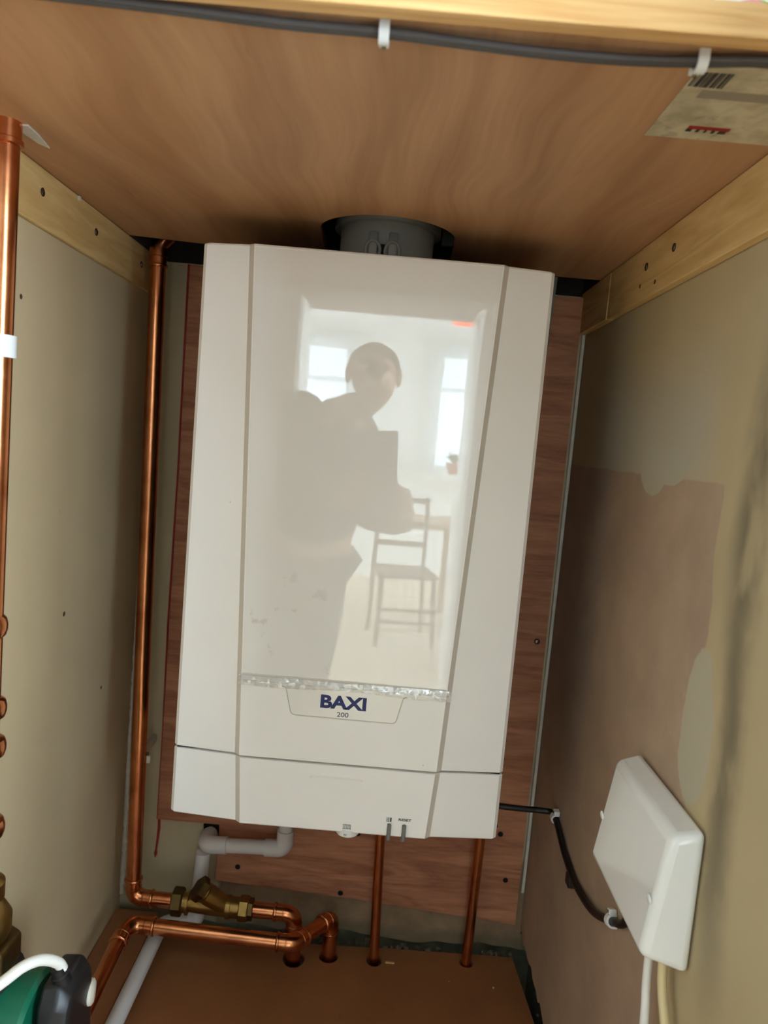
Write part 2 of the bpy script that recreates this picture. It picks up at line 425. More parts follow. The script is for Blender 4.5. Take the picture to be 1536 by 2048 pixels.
# the hall in front of the cupboard, its doorway to the bright room, and side windows added for light
YC, YH = -.50, -2.70           # front of the cupboard, rear wall of the hall
HX0, HX1 = -1.55, 1.50
DX0, DX1, DZ = -.436, .398, 1.085
bm = bx(HX0-.1, XL, YC-.06, YC, FLOOR, CEIL); box(bm, XR, HX1+.1, YC-.06, YC, FLOOR, CEIL); box(bm, XL, XR, YC-.06, YC, 1.25, CEIL)
struct('wall_front', bm, 'hall_paint', 'hall wall around the cupboard opening', smooth=False)
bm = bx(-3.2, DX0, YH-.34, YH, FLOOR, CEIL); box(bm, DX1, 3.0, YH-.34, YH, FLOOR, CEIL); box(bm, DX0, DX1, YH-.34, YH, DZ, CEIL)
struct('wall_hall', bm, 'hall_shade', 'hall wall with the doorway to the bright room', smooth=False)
bm = bx(DX0-.010, DX0+.012, YH-.35, YH+.004, FLOOR, DZ+.004); box(bm, DX1-.012, DX1+.010, YH-.35, YH+.004, FLOOR, DZ+.004)
struct('trim_2', bm, 'gloss_white', 'white gloss frame of the doorway to the room', 'trim', bevel=.002)
SIDE = []                      # unseen windows added for light in the side walls: (x, facing, y0, y1, z0, z1)
def side_wall(name, x, th, y0, y1, hole, mat, label, wname, wlabel):
    h0, h1, z0, z1 = hole; xa, xb = min(x, x+th), max(x, x+th)
    bm = bx(xa, xb, y0, h0, FLOOR, CEIL); box(bm, xa, xb, h1, y1, FLOOR, CEIL)
    box(bm, xa, xb, h0, h1, z1, CEIL)
    if z0 > FLOOR: box(bm, xa, xb, h0, h1, FLOOR, z0)
    struct(name, bm, mat, label, smooth=False)
    m = (h0+h1)/2; xm = x+th*.5; f = bmesh.new()
    for q in ((h0, h0+.06), (m-.03, m+.03), (h1-.06, h1)): box(f, xm-.025, xm+.025, q[0], q[1], z0, z1)
    for q in ((z0, z0+.06), (z1-.06, z1)): box(f, xm-.024, xm+.024, h0+.06, m-.03, q[0], q[1]); box(f, xm-.024, xm+.024, m+.03, h1-.06, q[0], q[1])
    w = struct(wname, f, 'gloss_white', wlabel, 'window', smooth=False)
    obj('pane', bx(xm-.003, xm+.003, h0+.06, h1-.06, z0+.06, z1-.06), 'glass', w, smooth=False)
    SIDE.append((x+th*1.15, -1 if th > 0 else 1, h0, h1, z0, z1))
side_wall('wall_hall_east', HX1, .10, YH, YC-.06, (-2.35, -1.05, -.05, 1.32), 'hall_paint', 'hall side wall with an added wide window', 'window_3', 'unseen window added at the side of the hall for light')  # added hall windows, here and below, bring side light into the cupboard
side_wall('wall_hall_west', HX0, -.10, YH, YC-.06, (-2.35, -1.05, -.05, 1.32), 'hall_paint', 'hall side wall with an added tall window', 'window_4', 'unseen window added at the other side of the hall for light')
YW = -6.2
side_wall('wall_west', -2.6, -.12, YW, YH-.34, (-5.6, -3.4, FLOOR+.05, 1.25), 'room_white', 'white side wall of the room with added patio doors', 'window_5', 'unseen patio doors added at one side of the room for light')  # added openings, here and below, brighten the mirrored room
side_wall('wall_east', 2.3, .12, YW, YH-.34, (-5.6, -3.4, FLOOR+.05, 1.25), 'room_white', 'white side wall of the room with an added wide window', 'window_6', 'unseen window added at the other side of the room for light')
W1, W2, WZ0, WZ1 = (-1.75, -.40), (.42, 1.75), .20, 1.32
bm = bx(-3.2, W1[0], YW-.2, YW, FLOOR, CEIL); box(bm, W1[1], W2[0], YW-.2, YW, FLOOR, CEIL); box(bm, W2[1], 3.0, YW-.2, YW, FLOOR, CEIL)
for a, b in (W1, W2): box(bm, a, b, YW-.2, YW, FLOOR, WZ0); box(bm, a, b, YW-.2, YW, WZ1, CEIL)
struct('wall_far', bm, 'room_white', 'white far wall of the room with two windows', smooth=False)
for i, (a, b) in enumerate((W1, W2)):
    f = bmesh.new(); m = (a+b)/2
    for q in ((a, a+.05), (m-.025, m+.025), (b-.05, b)): box(f, q[0], q[1], YW-.14, YW-.08, WZ0, WZ1)
    for z0, z1 in ((WZ0, WZ0+.05), (WZ1-.05, WZ1), (.95, .99)): box(f, a+.05, m-.025, YW-.135, YW-.085, z0, z1); box(f, m+.025, b-.05, YW-.135, YW-.085, z0, z1)
    w = struct('window_%d' % (i+1), f, 'gloss_white', ('window behind the standing person', 'window beyond the white cabinet')[i], 'window', smooth=False)
    obj('pane', bx(a+.05, b-.05, YW-.112, YW-.108, WZ0+.05, WZ1-.05), 'glass', w, smooth=False)
    struct('trim_%d' % (i+3), bx(a-.08, b+.08, YW-.05, YW+.28, WZ0-.09, WZ0-.01), 'gloss_white', ('deep white window board behind the standing person', 'deep white window board carrying the pot plants')[i], 'trim', bevel=.01)
    for k in range(2):
        cw = (b-a)*.56; xa = a-.08 if k == 0 else b+.08-cw
        cm = bmesh.new(); N = 60; grid = []
        for j in range(N+1):
            u = j/N; x = xa+cw*u; yy = YW+.05+.022*math.sin(u*2*PI*11+k)+.008*math.sin(u*37)
            grid.append([cm.verts.new((x, yy+.004*math.sin(z*3+u*9), z)) for z in (WZ0-.005+.0, .5, .8, 1.1, WZ1+.06)])
        for j in range(N):
            for q in range(4): cm.faces.new((grid[j][q], grid[j+1][q], grid[j+1][q+1], grid[j][q+1]))
        tag(obj('sheer_curtain', cm, 'curtain', angle=180), 'white sheer curtain at the %s of the %s' % (('outer side', 'inner side')[k ^ i], ('window behind the person', 'window with the pot plants')[i]), 'curtain', 'sheer curtains')
    r = thing('curtain_rail', 'white curtain rail over the ' + ('window behind the person', 'window with the pot plants')[i], 'curtain rail', (m, YW+.05, WZ1+.07))
    obj('rod', sweep(bmesh.new(), [(a-.12, YW+.05, WZ1+.07), (b+.12, YW+.05, WZ1+.07)], .012), 'gloss_white', r)
    for q in (a-.1, b+.1): obj('bracket', bx(q-.01, q+.01, YW, YW+.05, WZ1+.06, WZ1+.08), 'gloss_white', r)

# ---------------------------------------------------------------- shelf over the boiler
SY0 = -.405
hole = circ(.005, .062, .080, 40)
back = [(XL+.002, .164), (-.240, .178)]
# half-round notch open to the rear edge
notch = [(.005+.080*math.cos(t), .062+.080*math.sin(t)) for t in [PI - .02 + (PI+.04)*k/30 for k in range(31)]]
outline = [(XL+.002, SY0), (XR-.002, SY0), (XR-.002, .193), (.0875, .189)] + [(x, y) for x, y in reversed(notch)] + [(-.0775, .184)] + back[::-1]
sh = thing('shelf', 'plywood shelf with a cut-out for the flue, over the boiler', 'shelf', (0, SY0, ZS))
plate('board', [outline], 'ply', .012, lambda u, v, w: V((u, v, ZS+.006+w)), sh)
obj('lipping', bx(XL+.002, XR-.002, SY0-.012, SY0-.0004, ZS-.0065, ZS+.0118), 'pine', sh, bevel=.0006)['label'] = 'bright pine strip on the front edge'
bm = bmesh.new(); t_, b_ = [], []
for x_, y_ in ((-.3135, -.188), (-.2985, -.190), (-.2990, -.170), (-.3035, -.139), (-.3090, -.150)): t_.append(bm.verts.new((x_, y_, ZS-.0002))); b_.append(bm.verts.new((x_, y_, ZS-.0014)))
bm.faces.new(t_); bm.faces.new(b_[::-1])
for i in range(5): j = (i+1) % 5; bm.faces.new((t_[i], t_[j], b_[j], b_[i]))
obj('plaster_smear', bm, 'bead', sh)
struct('wall_light_block', bx(XL+.001, XR-.001, -.062, -.050, ZS+.0125, CEIL), 'ply', 'unseen panel added on the shelf to block light from the void behind', smooth=False)  # added panel that keeps light out of the void behind the shelf
bm = bx(XL+.0008, XL+.008, -.049, .299, ZS+.0008, CEIL); box(bm, XR-.008, XR-.0008, -.049, .299, ZS+.0008, CEIL); box(bm, XL, XR, .29, .30, .695, CEIL)
struct('wall_void_lining', bm, 'dark_void', 'dark lining added so the void behind the shelf looks shaded', smooth=False)  # added lining; its dark colour paints the void's shade
# label glued under the shelf
lb = thing('paper_label', 'worn paper label glued under the shelf near the right wall', 'label', (.25, -.32, ZS))
LZ = ZS-.0004
obj('sheet', bx(.1955, .300, -.3755, -.2715, LZ-.0002, LZ), 'label', lb, smooth=False)
bm = bmesh.new(); rr = random.Random(4); x = .197
while x < .2185:
    w_ = rr.choice((.0006, .0012, .0020, .0028)); box(bm, x, min(x+w_, .219), -.3665, -.348, LZ-.0004, LZ-.0002); x += w_ + rr.choice((.0004, .0006, .0010))
obj('barcode', bm, 'ink_black', lb, smooth=False)
bm = bx(.2205, .250, -.2935, -.2885, LZ-.0004, LZ-.0002)
obj('red_heading', bm, 'ink_red', lb, smooth=False)
bm = bmesh.new()
for x0, x1 in ((.2205, .2245), (.2275, .2300), (.2335, .2352), (.2385, .2410), (.2435, .2488)): box(bm, x0, x1, -.2885, -.284, LZ-.0004, LZ-.0002)
obj('dark_heading', bm, 'ink_black', lb, smooth=False)
obj('grey_band', bx(.208, .300, -.345, -.334, LZ-.00035, LZ-.0002), plain('label_grey', (150, 138, 120), .6), lb, smooth=False)
# folded cloth stack lying on the shelf
cl = thing('folded_cloth', 'pink, white and green patterned cloth folded on the shelf', 'cloth', (.24, -.37, ZS+.012))
for k in range(4):
    bm = bx(.1845+.003*k, .296, -.400+.002*k, -.20, ZS+.0135+.013*k, ZS+.0255+.013*k)
    obj('fold', bm, 'floral', cl, bevel=.005, seg=3)

# grey twin cable under the shelf front, clipped
gc = thing('grey_cable', 'grey twin cable clipped along the underside of the shelf front', 'cable', (0, -.385, ZS-.006))
gp = [(-.34, -.402, .6935), (-.20, -.398, .6935), (-.12, -.3935, .6935), (-.05, -.3895, .6925), (.0057, -.3870, .6935), (.055, -.3850, .6925), (.1025, -.3838, .6915), (.15, -.3832, .6920), (.1905, -.3850, .6935), (.23, -.3915, .6935), (.30, -.3965, .6935)]
def smooth_path(p, n=6):
    p = [V(q) for q in p]; out = []
    for i in range(len(p)-1):
        a, b, c, d = p[max(i-1, 0)], p[i], p[i+1], p[min(i+2, len(p)-1)]
        for k in range(n):
            t = k/n; out.append(.5*((2*b)+(c-a)*t+(2*a-5*b+4*c-d)*t*t+(3*b-a-3*c+d)*t**3))
    out.append(p[-1]); return out
sp = smooth_path(gp)
for dy in (-.0019, .0019):
    obj('core', sweep(bmesh.new(), [q+V((0, dy, .0012)) for q in sp], .0024, 12), 'grey_cable', gc)
def cable_clip(label, p, along, out, r, group, w, mat='clip_white', name='cable_clip'):
    """Hoop over a cable at p running ALONG, wall behind it at -OUT; nail block beside it."""
    p, t, o_ = V(p), V(along).normalized(), V(out).normalized(); s = t.cross(o_).normalized()
    e = thing(name, label, 'cable clip', p - o_*r, group)
    bm = bmesh.new(); prof = []
    for k in range(13):
        a = PI*k/12; prof.append((math.cos(a), math.sin(a)))
    prof = [(1, -1)] + prof + [(-1, -1)]
    rows = []
    for ra in (r*1.04, r*1.55):
        for h in (-w, w): rows.append([bm.verts.new(p + s*c*ra + o_*(sn*ra if sn > 0 else sn*r*.98) + t*h) for c, sn in prof])
    for i in range(len(prof)-1):
        for a, b in ((0, 1), (2, 3), (0, 2), (1, 3)): bm.faces.new((rows[a][i], rows[a][i+1], rows[b][i+1], rows[b][i]))
    for i in (0, -1): bm.faces.new((rows[0][i], rows[1][i], rows[3][i], rows[2][i]))
    obj('hoop', bm, mat, e)
    bm = bmesh.new(); q = p - s*r*2.0
    vs = [bm.verts.new(q + s*a*r*.62 + t*b*w + o_*c) for a in (-1, 1) for b in (-1, 1) for c in (-r*.98, r*.75)]
    for f in ((0, 1, 3, 2), (4, 6, 7, 5), (0, 4, 5, 1), (2, 3, 7, 6), (0, 2, 6, 4), (1, 5, 7, 3)): bm.faces.new([vs[i] for i in f])
    obj('nail_block', bm, mat, e, bevel=r*.15)
    obj('nail', lat([(0, r*.28), (r*.25, r*.34), (r*.4, r*.2)], q + o_*r*.75, o_, 12), 'steel', e)
    return e
cable_clip('white clip on the grey cable at the middle of the shelf', (.0057, -.3870, .6947), (-1, -.02, 0), (0, 0, -1), .0043, 'clips on the grey cable', .0030)
cable_clip('white clip on the grey cable beside the paper label', (.1905, -.3850, .6947), (-1, .02, 0), (0, 0, -1), .0043, 'clips on the grey cable', .0030)

# ---------------------------------------------------------------- battens under the shelf
def screw(e, p, n_, k=1.0):
    n_ = V(n_)
    h = obj('screw_hole', lat([(0, .0042*k), (.0006, .0042*k)], p, n_, 16), 'hole', e)
    obj('screw', lat([(.0006, .0034*k), (.0012, .0032*k), (.0016, .0016*k)], p, n_, 14), 'steel', h)
bt = thing('batten', 'pine batten screwed to the left wall under the shelf', 'batten', (XL, -.3, .64))
bm = bx(XL+.0003, XL+.006, -.46, .2675, .6425, ZS-.0005)
obj('timber', bm, 'batten', bt, bevel=.001)
for y, z in ((-.0797, .6757), (.0552, .6735)): screw(bt, (XL+.006, y, z), (1, 0, 0))
screw(bt, (XL+.006, .2139, .6726), (1, 0, 0))
obj('nail_chip', bx(XL+.006, XL+.0080, .002, .006, .6935, .6980), 'bead', bt)
bt = thing('batten', 'long pine batten with two screw holes on the right wall under the shelf', 'batten', (XR, -.3, .64))
obj('timber', bx(XR-.010, XR-.0003, -.55, .1395, .6385, ZS-.0005), 'batten', bt, bevel=.001)
for y, z in ((-.079, .6745), (.0005, .6735)): screw(bt, (XR-.010, y, z), (-1, 0, 0))
for y, z in ((.016, .6555), (-.033, .6505)): obj('knot', lat([(0, .0024), (.0003, .0024)], (XR-.010, y, z), (-1, 0, 0), 14), plain('knot', (92, 60, 32), .7), bt)
bt = thing('batten', 'short pine batten offcut in the right rear corner under the shelf', 'batten', (XR, .2, .64))
obj('timber', bx(XR-.011, XR-.0003, .1405, .2835, .638, ZS-.001), 'batten', bt, bevel=.001)

# ---------------------------------------------------------------- reddish backing board
bb = thing('backing_board', 'reddish brown plywood board screwed to the rear wall behind the boiler', 'board', (0, YB, -.29))
BX0, BX1, BY = -.2875, .2930, .273
plate('board', [[(BX0, -.1655), (-.1885, -.1655), (-.1888, -.2590), (.027, -.2695), (BX1, -.2905), (BX1, .690), (BX0, .690)]], 'backboard', .0115, lambda u, v, w: V((u, BY+.006+w, v)), bb)
pen = [(BX0-.0004, .69), (BX0+.0012, .40), (BX0-.0002, .15), (BX0+.0006, -.02), (BX0, -.165)]
obj('pen_line', sweep(bmesh.new(), [(x, BY-.0002, z) for x, z in pen], [.0016, .0014, .0016, .0007, .0006], 8), 'ink_red', bb)['label'] = 'red line along the left edge'
for x, z in ((.2791, .1726), (.2545, -.141), (.2700, -.2165), (-.155, -.2330), (.031, -.160), (.245, -.128), (.011, -.262)):
    h = obj('screw_hole', lat([(0, .0042), (.0005, .0042)], (x, BY-.0001, z), (0, -1, 0), 14), 'hole', bb)
    if z > 0: obj('screw', lat([(.0005, .003), (.0016, .0026), (.002, .001)], (x, BY, z), (0, -1, 0), 12), 'steel', h)
rd = obj('red_drip', sweep(bmesh.new(), [(-.2878, YB-.0003, -.166), (-.2868, YB-.0003, -.185), (-.2880, YB-.0003, -.205), (-.2895, YB-.0003, -.2235), (-.2898, YB-.0003, -.229), (-.2902, YB-.0003, -.236)], [.0020, .0024, .0019, .0017, .0030, .0006], 8), 'ink_red', bpy.data.objects['wall_back'])

# ================================================================ THE BOILER
bo = thing('boiler', 'white wall-hung gas boiler with a glossy front in the middle of the cupboard', 'boiler', (0, YB, 0))
HW = .195
def cx_at(z): return .1150 + (.1363-.1150)*(z-.080)/(.660-.080) if z > .08 else .1090 + (.1140-.1090)*z/.079
def section(z, inset=0, dy=0):
    c = cx_at(z); h = HW-inset
    return [(-h, .030), (-h, .004+dy), (-h+.004, .0002+dy), (-c-.0062, -.0075+dy), (-c-.0002, -.013+dy), (c+.0002, -.013+dy), (c+.0062, -.0075+dy), (h-.004, .0002+dy), (h, .004+dy), (h, .030)]
def shell(zs):
    bm = bmesh.new(); rings = []
    for z, ins, dy in zs: rings.append([bm.verts.new((x, y, z)) for x, y in section(z, ins, dy)])
    for a, b in zip(rings, rings[1:]):
        for i in range(len(a)):
            j = (i+1) % len(a); f = bm.faces.new((a[i], a[j], b[j], b[i]))
            if i in (3, 5): f.material_index = 1
    bm.faces.new(rings[0]); bm.faces.new(rings[-1][::-1]); return bm
def two_mat(name, bm, parent):
    me = new_mesh(name, bm, None, True, 12); me.materials.append(M['casing']); me.materials.append(M['crease'])
    return obj(name, me, None, parent)
cas = two_mat('casing', shell([(.0814, .0008, .0008), (.0822, 0, 0), (.2, 0, 0), (.40, 0, 0), (.6575, 0, 0), (.6592, .0006, .0007), (.6602, .0025, .0028)]), bo)
dr = two_mat('lower_cover', shell([(-.0022, .0035, .004), (-.0014, .0012, .0014), (.0002, 0, 0), (.0780, 0, 0), (.0788, .0008, .0008)]), bo)
obj('chassis', bx(-.1925, .1925, .0305, .2715, .001, .6585), 'dark_gray', bo, bevel=.002)['label'] = 'dark grey body behind the white front'
obj('seam_gap', bx(-.1915, .1915, .003, .0300, .0780, .0826), 'gap', bo, smooth=False)
# rear chassis: dark strip showing beyond the right edge near the top
bm = bmesh.new(); vs = [bm.verts.new(p) for p in ((.193, .012, .45), (.2000, .012, .657), (.193, .012, .657), (.193, .06, .45), (.2000, .06, .657), (.193, .06, .657))]
for f in ((0, 2, 1), (3, 4, 5), (0, 1, 4, 3), (1, 2, 5, 4), (0, 3, 5, 2)): bm.faces.new([vs[i] for i in f])
obj('side_flange', bm, 'dark_gray', bo, smooth=False)['label'] = 'dark grey strip along the upper right side'
# gloss panel with clear film
YP = -.0130
bm = bmesh.new(); z0, z1 = .1812, .6560
loop = [(-cx_at(z0)+.0012, z0), (cx_at(z0)-.0012, z0), (cx_at(z1)-.0012, z1), (-cx_at(z1)+.0012, z1)]
gp_ = plate('gloss_panel', [loop], 'film_panel', .0006, lambda u, v, w: V((u, YP-.0003+w, v)), bo)
obj('panel_groove', bx(-cx_at(.18)+.0006, cx_at(.18)-.0006, YP-.0005, YP+.0006, .1785, .1808), 'crease', bo, smooth=False)
# peeled, wrinkled edge of the film
bm = bmesh.new(); N, K = 90, 7; g = []
for i in range(N+1):
    u = i/N; row = []
    for k in range(K+1):
        v = k/K; x = -.1215+.2445*u; z = .1795-.0115*v - .0015*math.sin(u*9)*v
        w_ = noise.noise(V((u*34, v*2.2, 3))) * .0034 + noise.noise(V((u*70, v*4, 1)))*.0013
        row.append(bm.verts.new((x, YP-.0014-abs(w_)*1.1*math.sin(min(1, v*1.6)*PI*.62), z)))
    g.append(row)
for i in range(N):
    for k in range(K): bm.faces.new((g[i][k], g[i+1][k], g[i+1][k+1], g[i][k+1]))
obj('film_edge', bm, 'clear_film', bo, angle=180)['label'] = 'wrinkled clear film along the bottom of the glossy panel'
# badge tab
def rounded(pts, r, n=5):
    out = []; L = len(pts)
    for i in range(L):
        p, q, s = V(pts[i-1]), V(pts[i]), V(pts[(i+1) % L]); rr = r[i] if isinstance(r, list) else r
        if rr <= 0: out.append(tuple(q)); continue
        a, b = q+(p-q).normalized()*rr, q+(s-q).normalized()*rr
        for k in range(n+1):
            t = k/n; c = a*(1-t)**2+q*2*t*(1-t)+b*t*t; out.append((c.x, c.y))
    return out
tab = rounded([(-.1160, .1725), (-.1160, .1695), (-.0668, .1690), (-.0583, .1364), (.0625, .1358), (.0694, .1678), (.1165, .1690), (.1165, .1725)], [0, 0, .004, .005, .005, .004, 0, 0])
bd = plate('badge_plate', [tab], 'badge', .0007, lambda u, v, w: V((u, YP-.0004+w, v)), bo)
rim = [V((x, YP-.0007, z)) for x, z in tab[2:-2]]
obj('rim', sweep(bmesh.new(), rim, .0006, 8), plain('film_rim', (206, 198, 184), .2), bd)
P_ = lambda cx, cz, y=YP-.0009: (lambda u, v, w: V((cx+u, y-w, cz+v)))
text('brand_lettering', 'BAXI', .02, 'ink_blue', P_(.0010, .1555), bd, .00080, .0530, .0158)
text('model_number', '200', .008, 'ink_grey', P_(.0012, .1412), bd, .00012, .0135, .0057)
# lower cover details
bm = bmesh.new(); sweep(bm, fillet([(-.0305, YP-.0002, .0625), (-.0290, YP-.0004, .0650), (.0290, YP-.0004, .0650), (.0305, YP-.0002, .0625)], .002), .0008, 8)
obj('finger_grip', bm, 'casing', dr)
kn = obj('temperature_dial', lat([(0, .0125), (.001, .0135), (.009, .0135), (.010, .0125)], (.0178, -.0008, -.0072), (0, 0, 1), 40), 'clip_white', bo)
text('dial_number', '90', .003, 'ink_blue', lambda u, v, w: V((.0155+u, -.01445, -.0033+v)), kn, 0, .0036, .0024)
for x in (.0662, .0836):
    bm = bx(x-.0024, x+.0024, -.0165, -.0125, -.0052, .0150)
    obj('button', bm, 'button', bo, bevel=.001)
text('reset_lettering', 'RESET', .004, 'ink_black', P_(.0841, .0205, YP-.0002), dr, .0001, .0150, .0030)
def icon(name, rects, cx, cz, mat='ink_black'):
    bm = bmesh.new()
    for x0, x1, z0, z1 in rects: box(bm, cx+x0, cx+x1, YP-.0003, YP+.0001, cz+z0, cz+z1)
    return obj(name, bm, mat, dr, smooth=False)
rad = [(-.0046, -.0040, -.003, .003), (.0040, .0046, -.003, .003)] + [(x, x+.0007, -.0024, .0030) for x in (-.0026, -.0008, .0010, .0026)] + [(-.0046, .0046, .0024, .0029), (-.0046, .0046, -.0024, -.0019)]
icon('radiator_symbol', rad, .0168, .0060, 'ink_grey')
icon('dial_pointer', [(-.0004, .0004, -.0012, .0008)], .0170, .0012, 'ink_red')
icon('flame_rail_symbol', [(-.003, -.0025, -.0026, .0026), (-.0010, -.0005, -.0026, .0026), (.0012, .0028, -.0026, .0026), (-.003, .001, .0015, .0020), (-.003, .001, -.0005, 0), (-.003, .001, -.0022, -.0017)], .0655, .0195)
# bottom tray lip under the left side
obj('bottom_tray', bx(-.185, .185, .006, .265, -.004, .0005), 'dark_gray', bo, smooth=False)

# flue turret and elbow above the boiler
fl = thing('flue', 'dark grey plastic flue rising from the top of the boiler through the shelf', 'flue', (.004, .105, .66))
FC = V((.004, .105, 0))
obj('turret', lat([(0, .062), (.004, .062), (.0045, .0575), (.075, .0575)], FC+V((0, 0, .6605)), (0, 0, 1), 48), 'gray_flue', fl)
bm = sweep(bmesh.new(), fillet([FC+V((0, 0, .722)), FC+V((0, 0, .80)), FC+V((0, .14, .80))], .06), .0635, 40)
obj('elbow', bm, 'gray_flue', fl)
bm = lat([(0, .0655), (.022, .0655), (.024, .063)], FC+V((0, 0, .712)), (0, 0, 1), 48)
cl_ = obj('clamp_band', bm, 'gray_flue', fl)
ys = .105-.0575
for x in (-.0105, .0125):
    bm = bmesh.new()
    pr = [(0, 0), (0, .036), (-.004, .040), (-.012, .030), (-.013, .012), (-.009, 0)]
    vs = [[bm.verts.new((x+s*.0052, ys+.004+a, .6605+b)) for a, b in pr] for s in (-1, 1)]
    bm.faces.new(vs[0]); bm.faces.new(vs[1][::-1])
    for i in range(len(pr)): j = (i+1) % len(pr); bm.faces.new((vs[0][i], vs[0][j], vs[1][j], vs[1][i]))
    obj('lug', bm, 'gray_flue', fl, bevel=.0015)
    obj('ring', sweep(bmesh.new(), [(x+.0085*math.sin(2*PI*k/20), ys-.0085, .676+.011*math.cos(2*PI*k/20)) for k in range(21)], .0020, 8, False), 'gray_flue', fl)
obj('slot', bx(-.0030, .0030, ys-.006, ys+.002, .6605, .684), 'hole', fl, smooth=False)
br = tag(obj('metal_bracket', bx(.071, .1, .098, .104, .703, .752), 'dark_gray', bevel=.001), 'small dark bracket beside the flue above the shelf', 'bracket')

# ================================================================ COPPER PIPES
def elbow(parent, pts, i, r, rb, L, bead=True):
    q = V(pts[i]); u = (V(pts[i-1])-q).normalized(); v = (V(pts[i+1])-q).normalized()
    pa = fillet([q+u*L, q, q+v*L], rb, 14)
    R0 = r*1.075; rs = [R0]*len(pa)
    e = obj('elbow', sweep(bmesh.new(), pa, rs, 28), 'copper', parent)
    if bead:
        for d, w_ in ((u, L), (v, L)):
            obj('bead', lathe(bmesh.new(), [(0, r*1.07), (.0006, r*1.19), (.0022, r*1.24), (.0038, r*1.19), (.0048, r*1.07)], q+d*(w_-.0044), d, 28), 'copper', e)
            obj('bead', lathe(bmesh.new(), [(0, r*1.06), (.0006, r*1.13), (.0014, r*1.13), (.002, r*1.06)], q+d*(w_-.0155), d, 28), 'copper', e)
    return e
def pipe_run(name, label, pts, r, rb, L, elbows, cat='pipe', group=None):
    e = thing(name, label, cat, V(pts[-1]), group)
    obj('tube', sweep(bmesh.new(), fillet(pts, rb, 12), r, 28), 'copper', e)
    for i in elbows: elbow(e, pts, i, r, rb, L)
    return e
RA = .0111
A = [(-.272, .222, .752), (-.3130, .210, .7005), (-.2990, .210, -.2555), (-.0545, .210, -.2605), (-.0515, .2290, -.37)]
pa = pipe_run('copper_pipe', 'tall copper pipe down the left rear corner, through the brass valve and into the board', A, RA, .020, .031, [1, 2, 3])
# brass check valve with its angled branch
bv = thing('valve', 'dull brass angled check valve on the lower run of the tall copper pipe', 'valve', (-.17, .21, -.256))
vx = V((1, 0, -.02)).normalized(); vp = lambda x: V((x, .210, -.2555-(x+.299)*.0204))
def hexnut(bm, p, d, r, h):
    lathe(bm, [(0, r*.9), (h*.12, r), (h*.88, r), (h, r*.9)], p, d, 6); return bm
obj('nut', hexnut(bmesh.new(), vp(-.2395), vx, .0205, .017), 'brass_dark', bv, smooth=False)
obj('nut', hexnut(bmesh.new(), vp(-.1385), vx, .0185, .015), 'brass', bv, smooth=False)
obj('body', lat([(0, .0150), (.006, .0150), (.0065, .0175), (.0095, .0175), (.010, .0125), (.030, .0135), (.055, .0145), (.066, .0140), (.0665, .0170), (.073, .0170), (.0735, .0150), (.086, .0150)], vp(-.2235), vx, 32), 'brass', bv)
bd_ = V((-.80, -.22, .66)).normalized(); b0 = vp(-.158)
obj('branch', lat([(0, .0135), (.020, .0140), (.028, .0150), (.040, .0150), (.041, .0132), (.044, .0132)], b0, bd_, 32), 'brass', bv)
obj('cap', hexnut(bmesh.new(), b0+bd_*.044, bd_, .0185, .012), 'brass_dark', bv, smooth=False)
obj('tail_nut', hexnut(bmesh.new(), vp(-.1255), vx, .0160, .009), 'brass_dark', bv, smooth=False)
B = [(-.2905, -.10, -.292), (-.2905, .165, -.2665), (-.0480, .165, -.2755), (.0012, .2405, -.2815), (.0012, .2405, -.37)]
pb = pipe_run('copper_pipe', 'copper pipe running low along the left wall and across in front of the valve', B, RA, .024, .040, [1])
for i, L in ((2, .026), (3, .026)): elbow(pb, B, i, RA, .016, L)
r15 = .0076
for nm, pts in (('thin copper pipe under the boiler dial, dropping into the board', [(.0600, .240, .0), (.0730, .240, -.37)]), ('thin dull copper pipe under the right end of the boiler', [(.2195, .240, .0), (.2170, .2500, -.37)])):
    e = thing('copper_pipe', nm, 'pipe', pts[1]); obj('tube', sweep(bmesh.new(), pts, r15, 24), 'copper', e)
    obj('nut', hexnut(bmesh.new(), V(pts[0])+V((0, 0, -.0205)), (0, 0, 1), .0135, .014), 'brass', e, smooth=False)
# wall clip of the tall pipe
pc = thing('pipe_clip', 'cream plastic clip holding the tall copper pipe to the rear wall', 'pipe clip', (-.299, YB, -.035))
q = V((-.3019, .210, -.037))
bm = lat([(0, RA*1.32), (.012, RA*1.32)], q-V((0, 0, .006)), (0, 0, 1), 32)
obj('post', bx(q.x-.004, q.x+.004, q.y+RA, YB-.0005, q.z-.006, q.z+.006), 'clip_cream', pc, bevel=.001)
bm = bmesh.new(); arc = [PI*.12+PI*.76*k/16 for k in range(17)]
rows = [[bm.verts.new(q+V((math.cos(a)*rr, math.sin(a)*rr, h))) for a in arc] for rr in (RA*1.05, RA*1.3) for h in (-.007, .007)]
for i in range(16):
    for a, b in ((0, 1), (2, 3), (0, 2), (1, 3)): bm.faces.new((rows[a][i], rows[a][i+1], rows[b][i+1], rows[b][i]))
obj('collar', bm, 'clip_cream', pc)
obj('latch', bx(q.x+RA+.0005, q.x+RA+.0065, q.y-.002, q.y+.004, q.z-.007, q.z+.004), 'clip_cream', pc, bevel=.001)

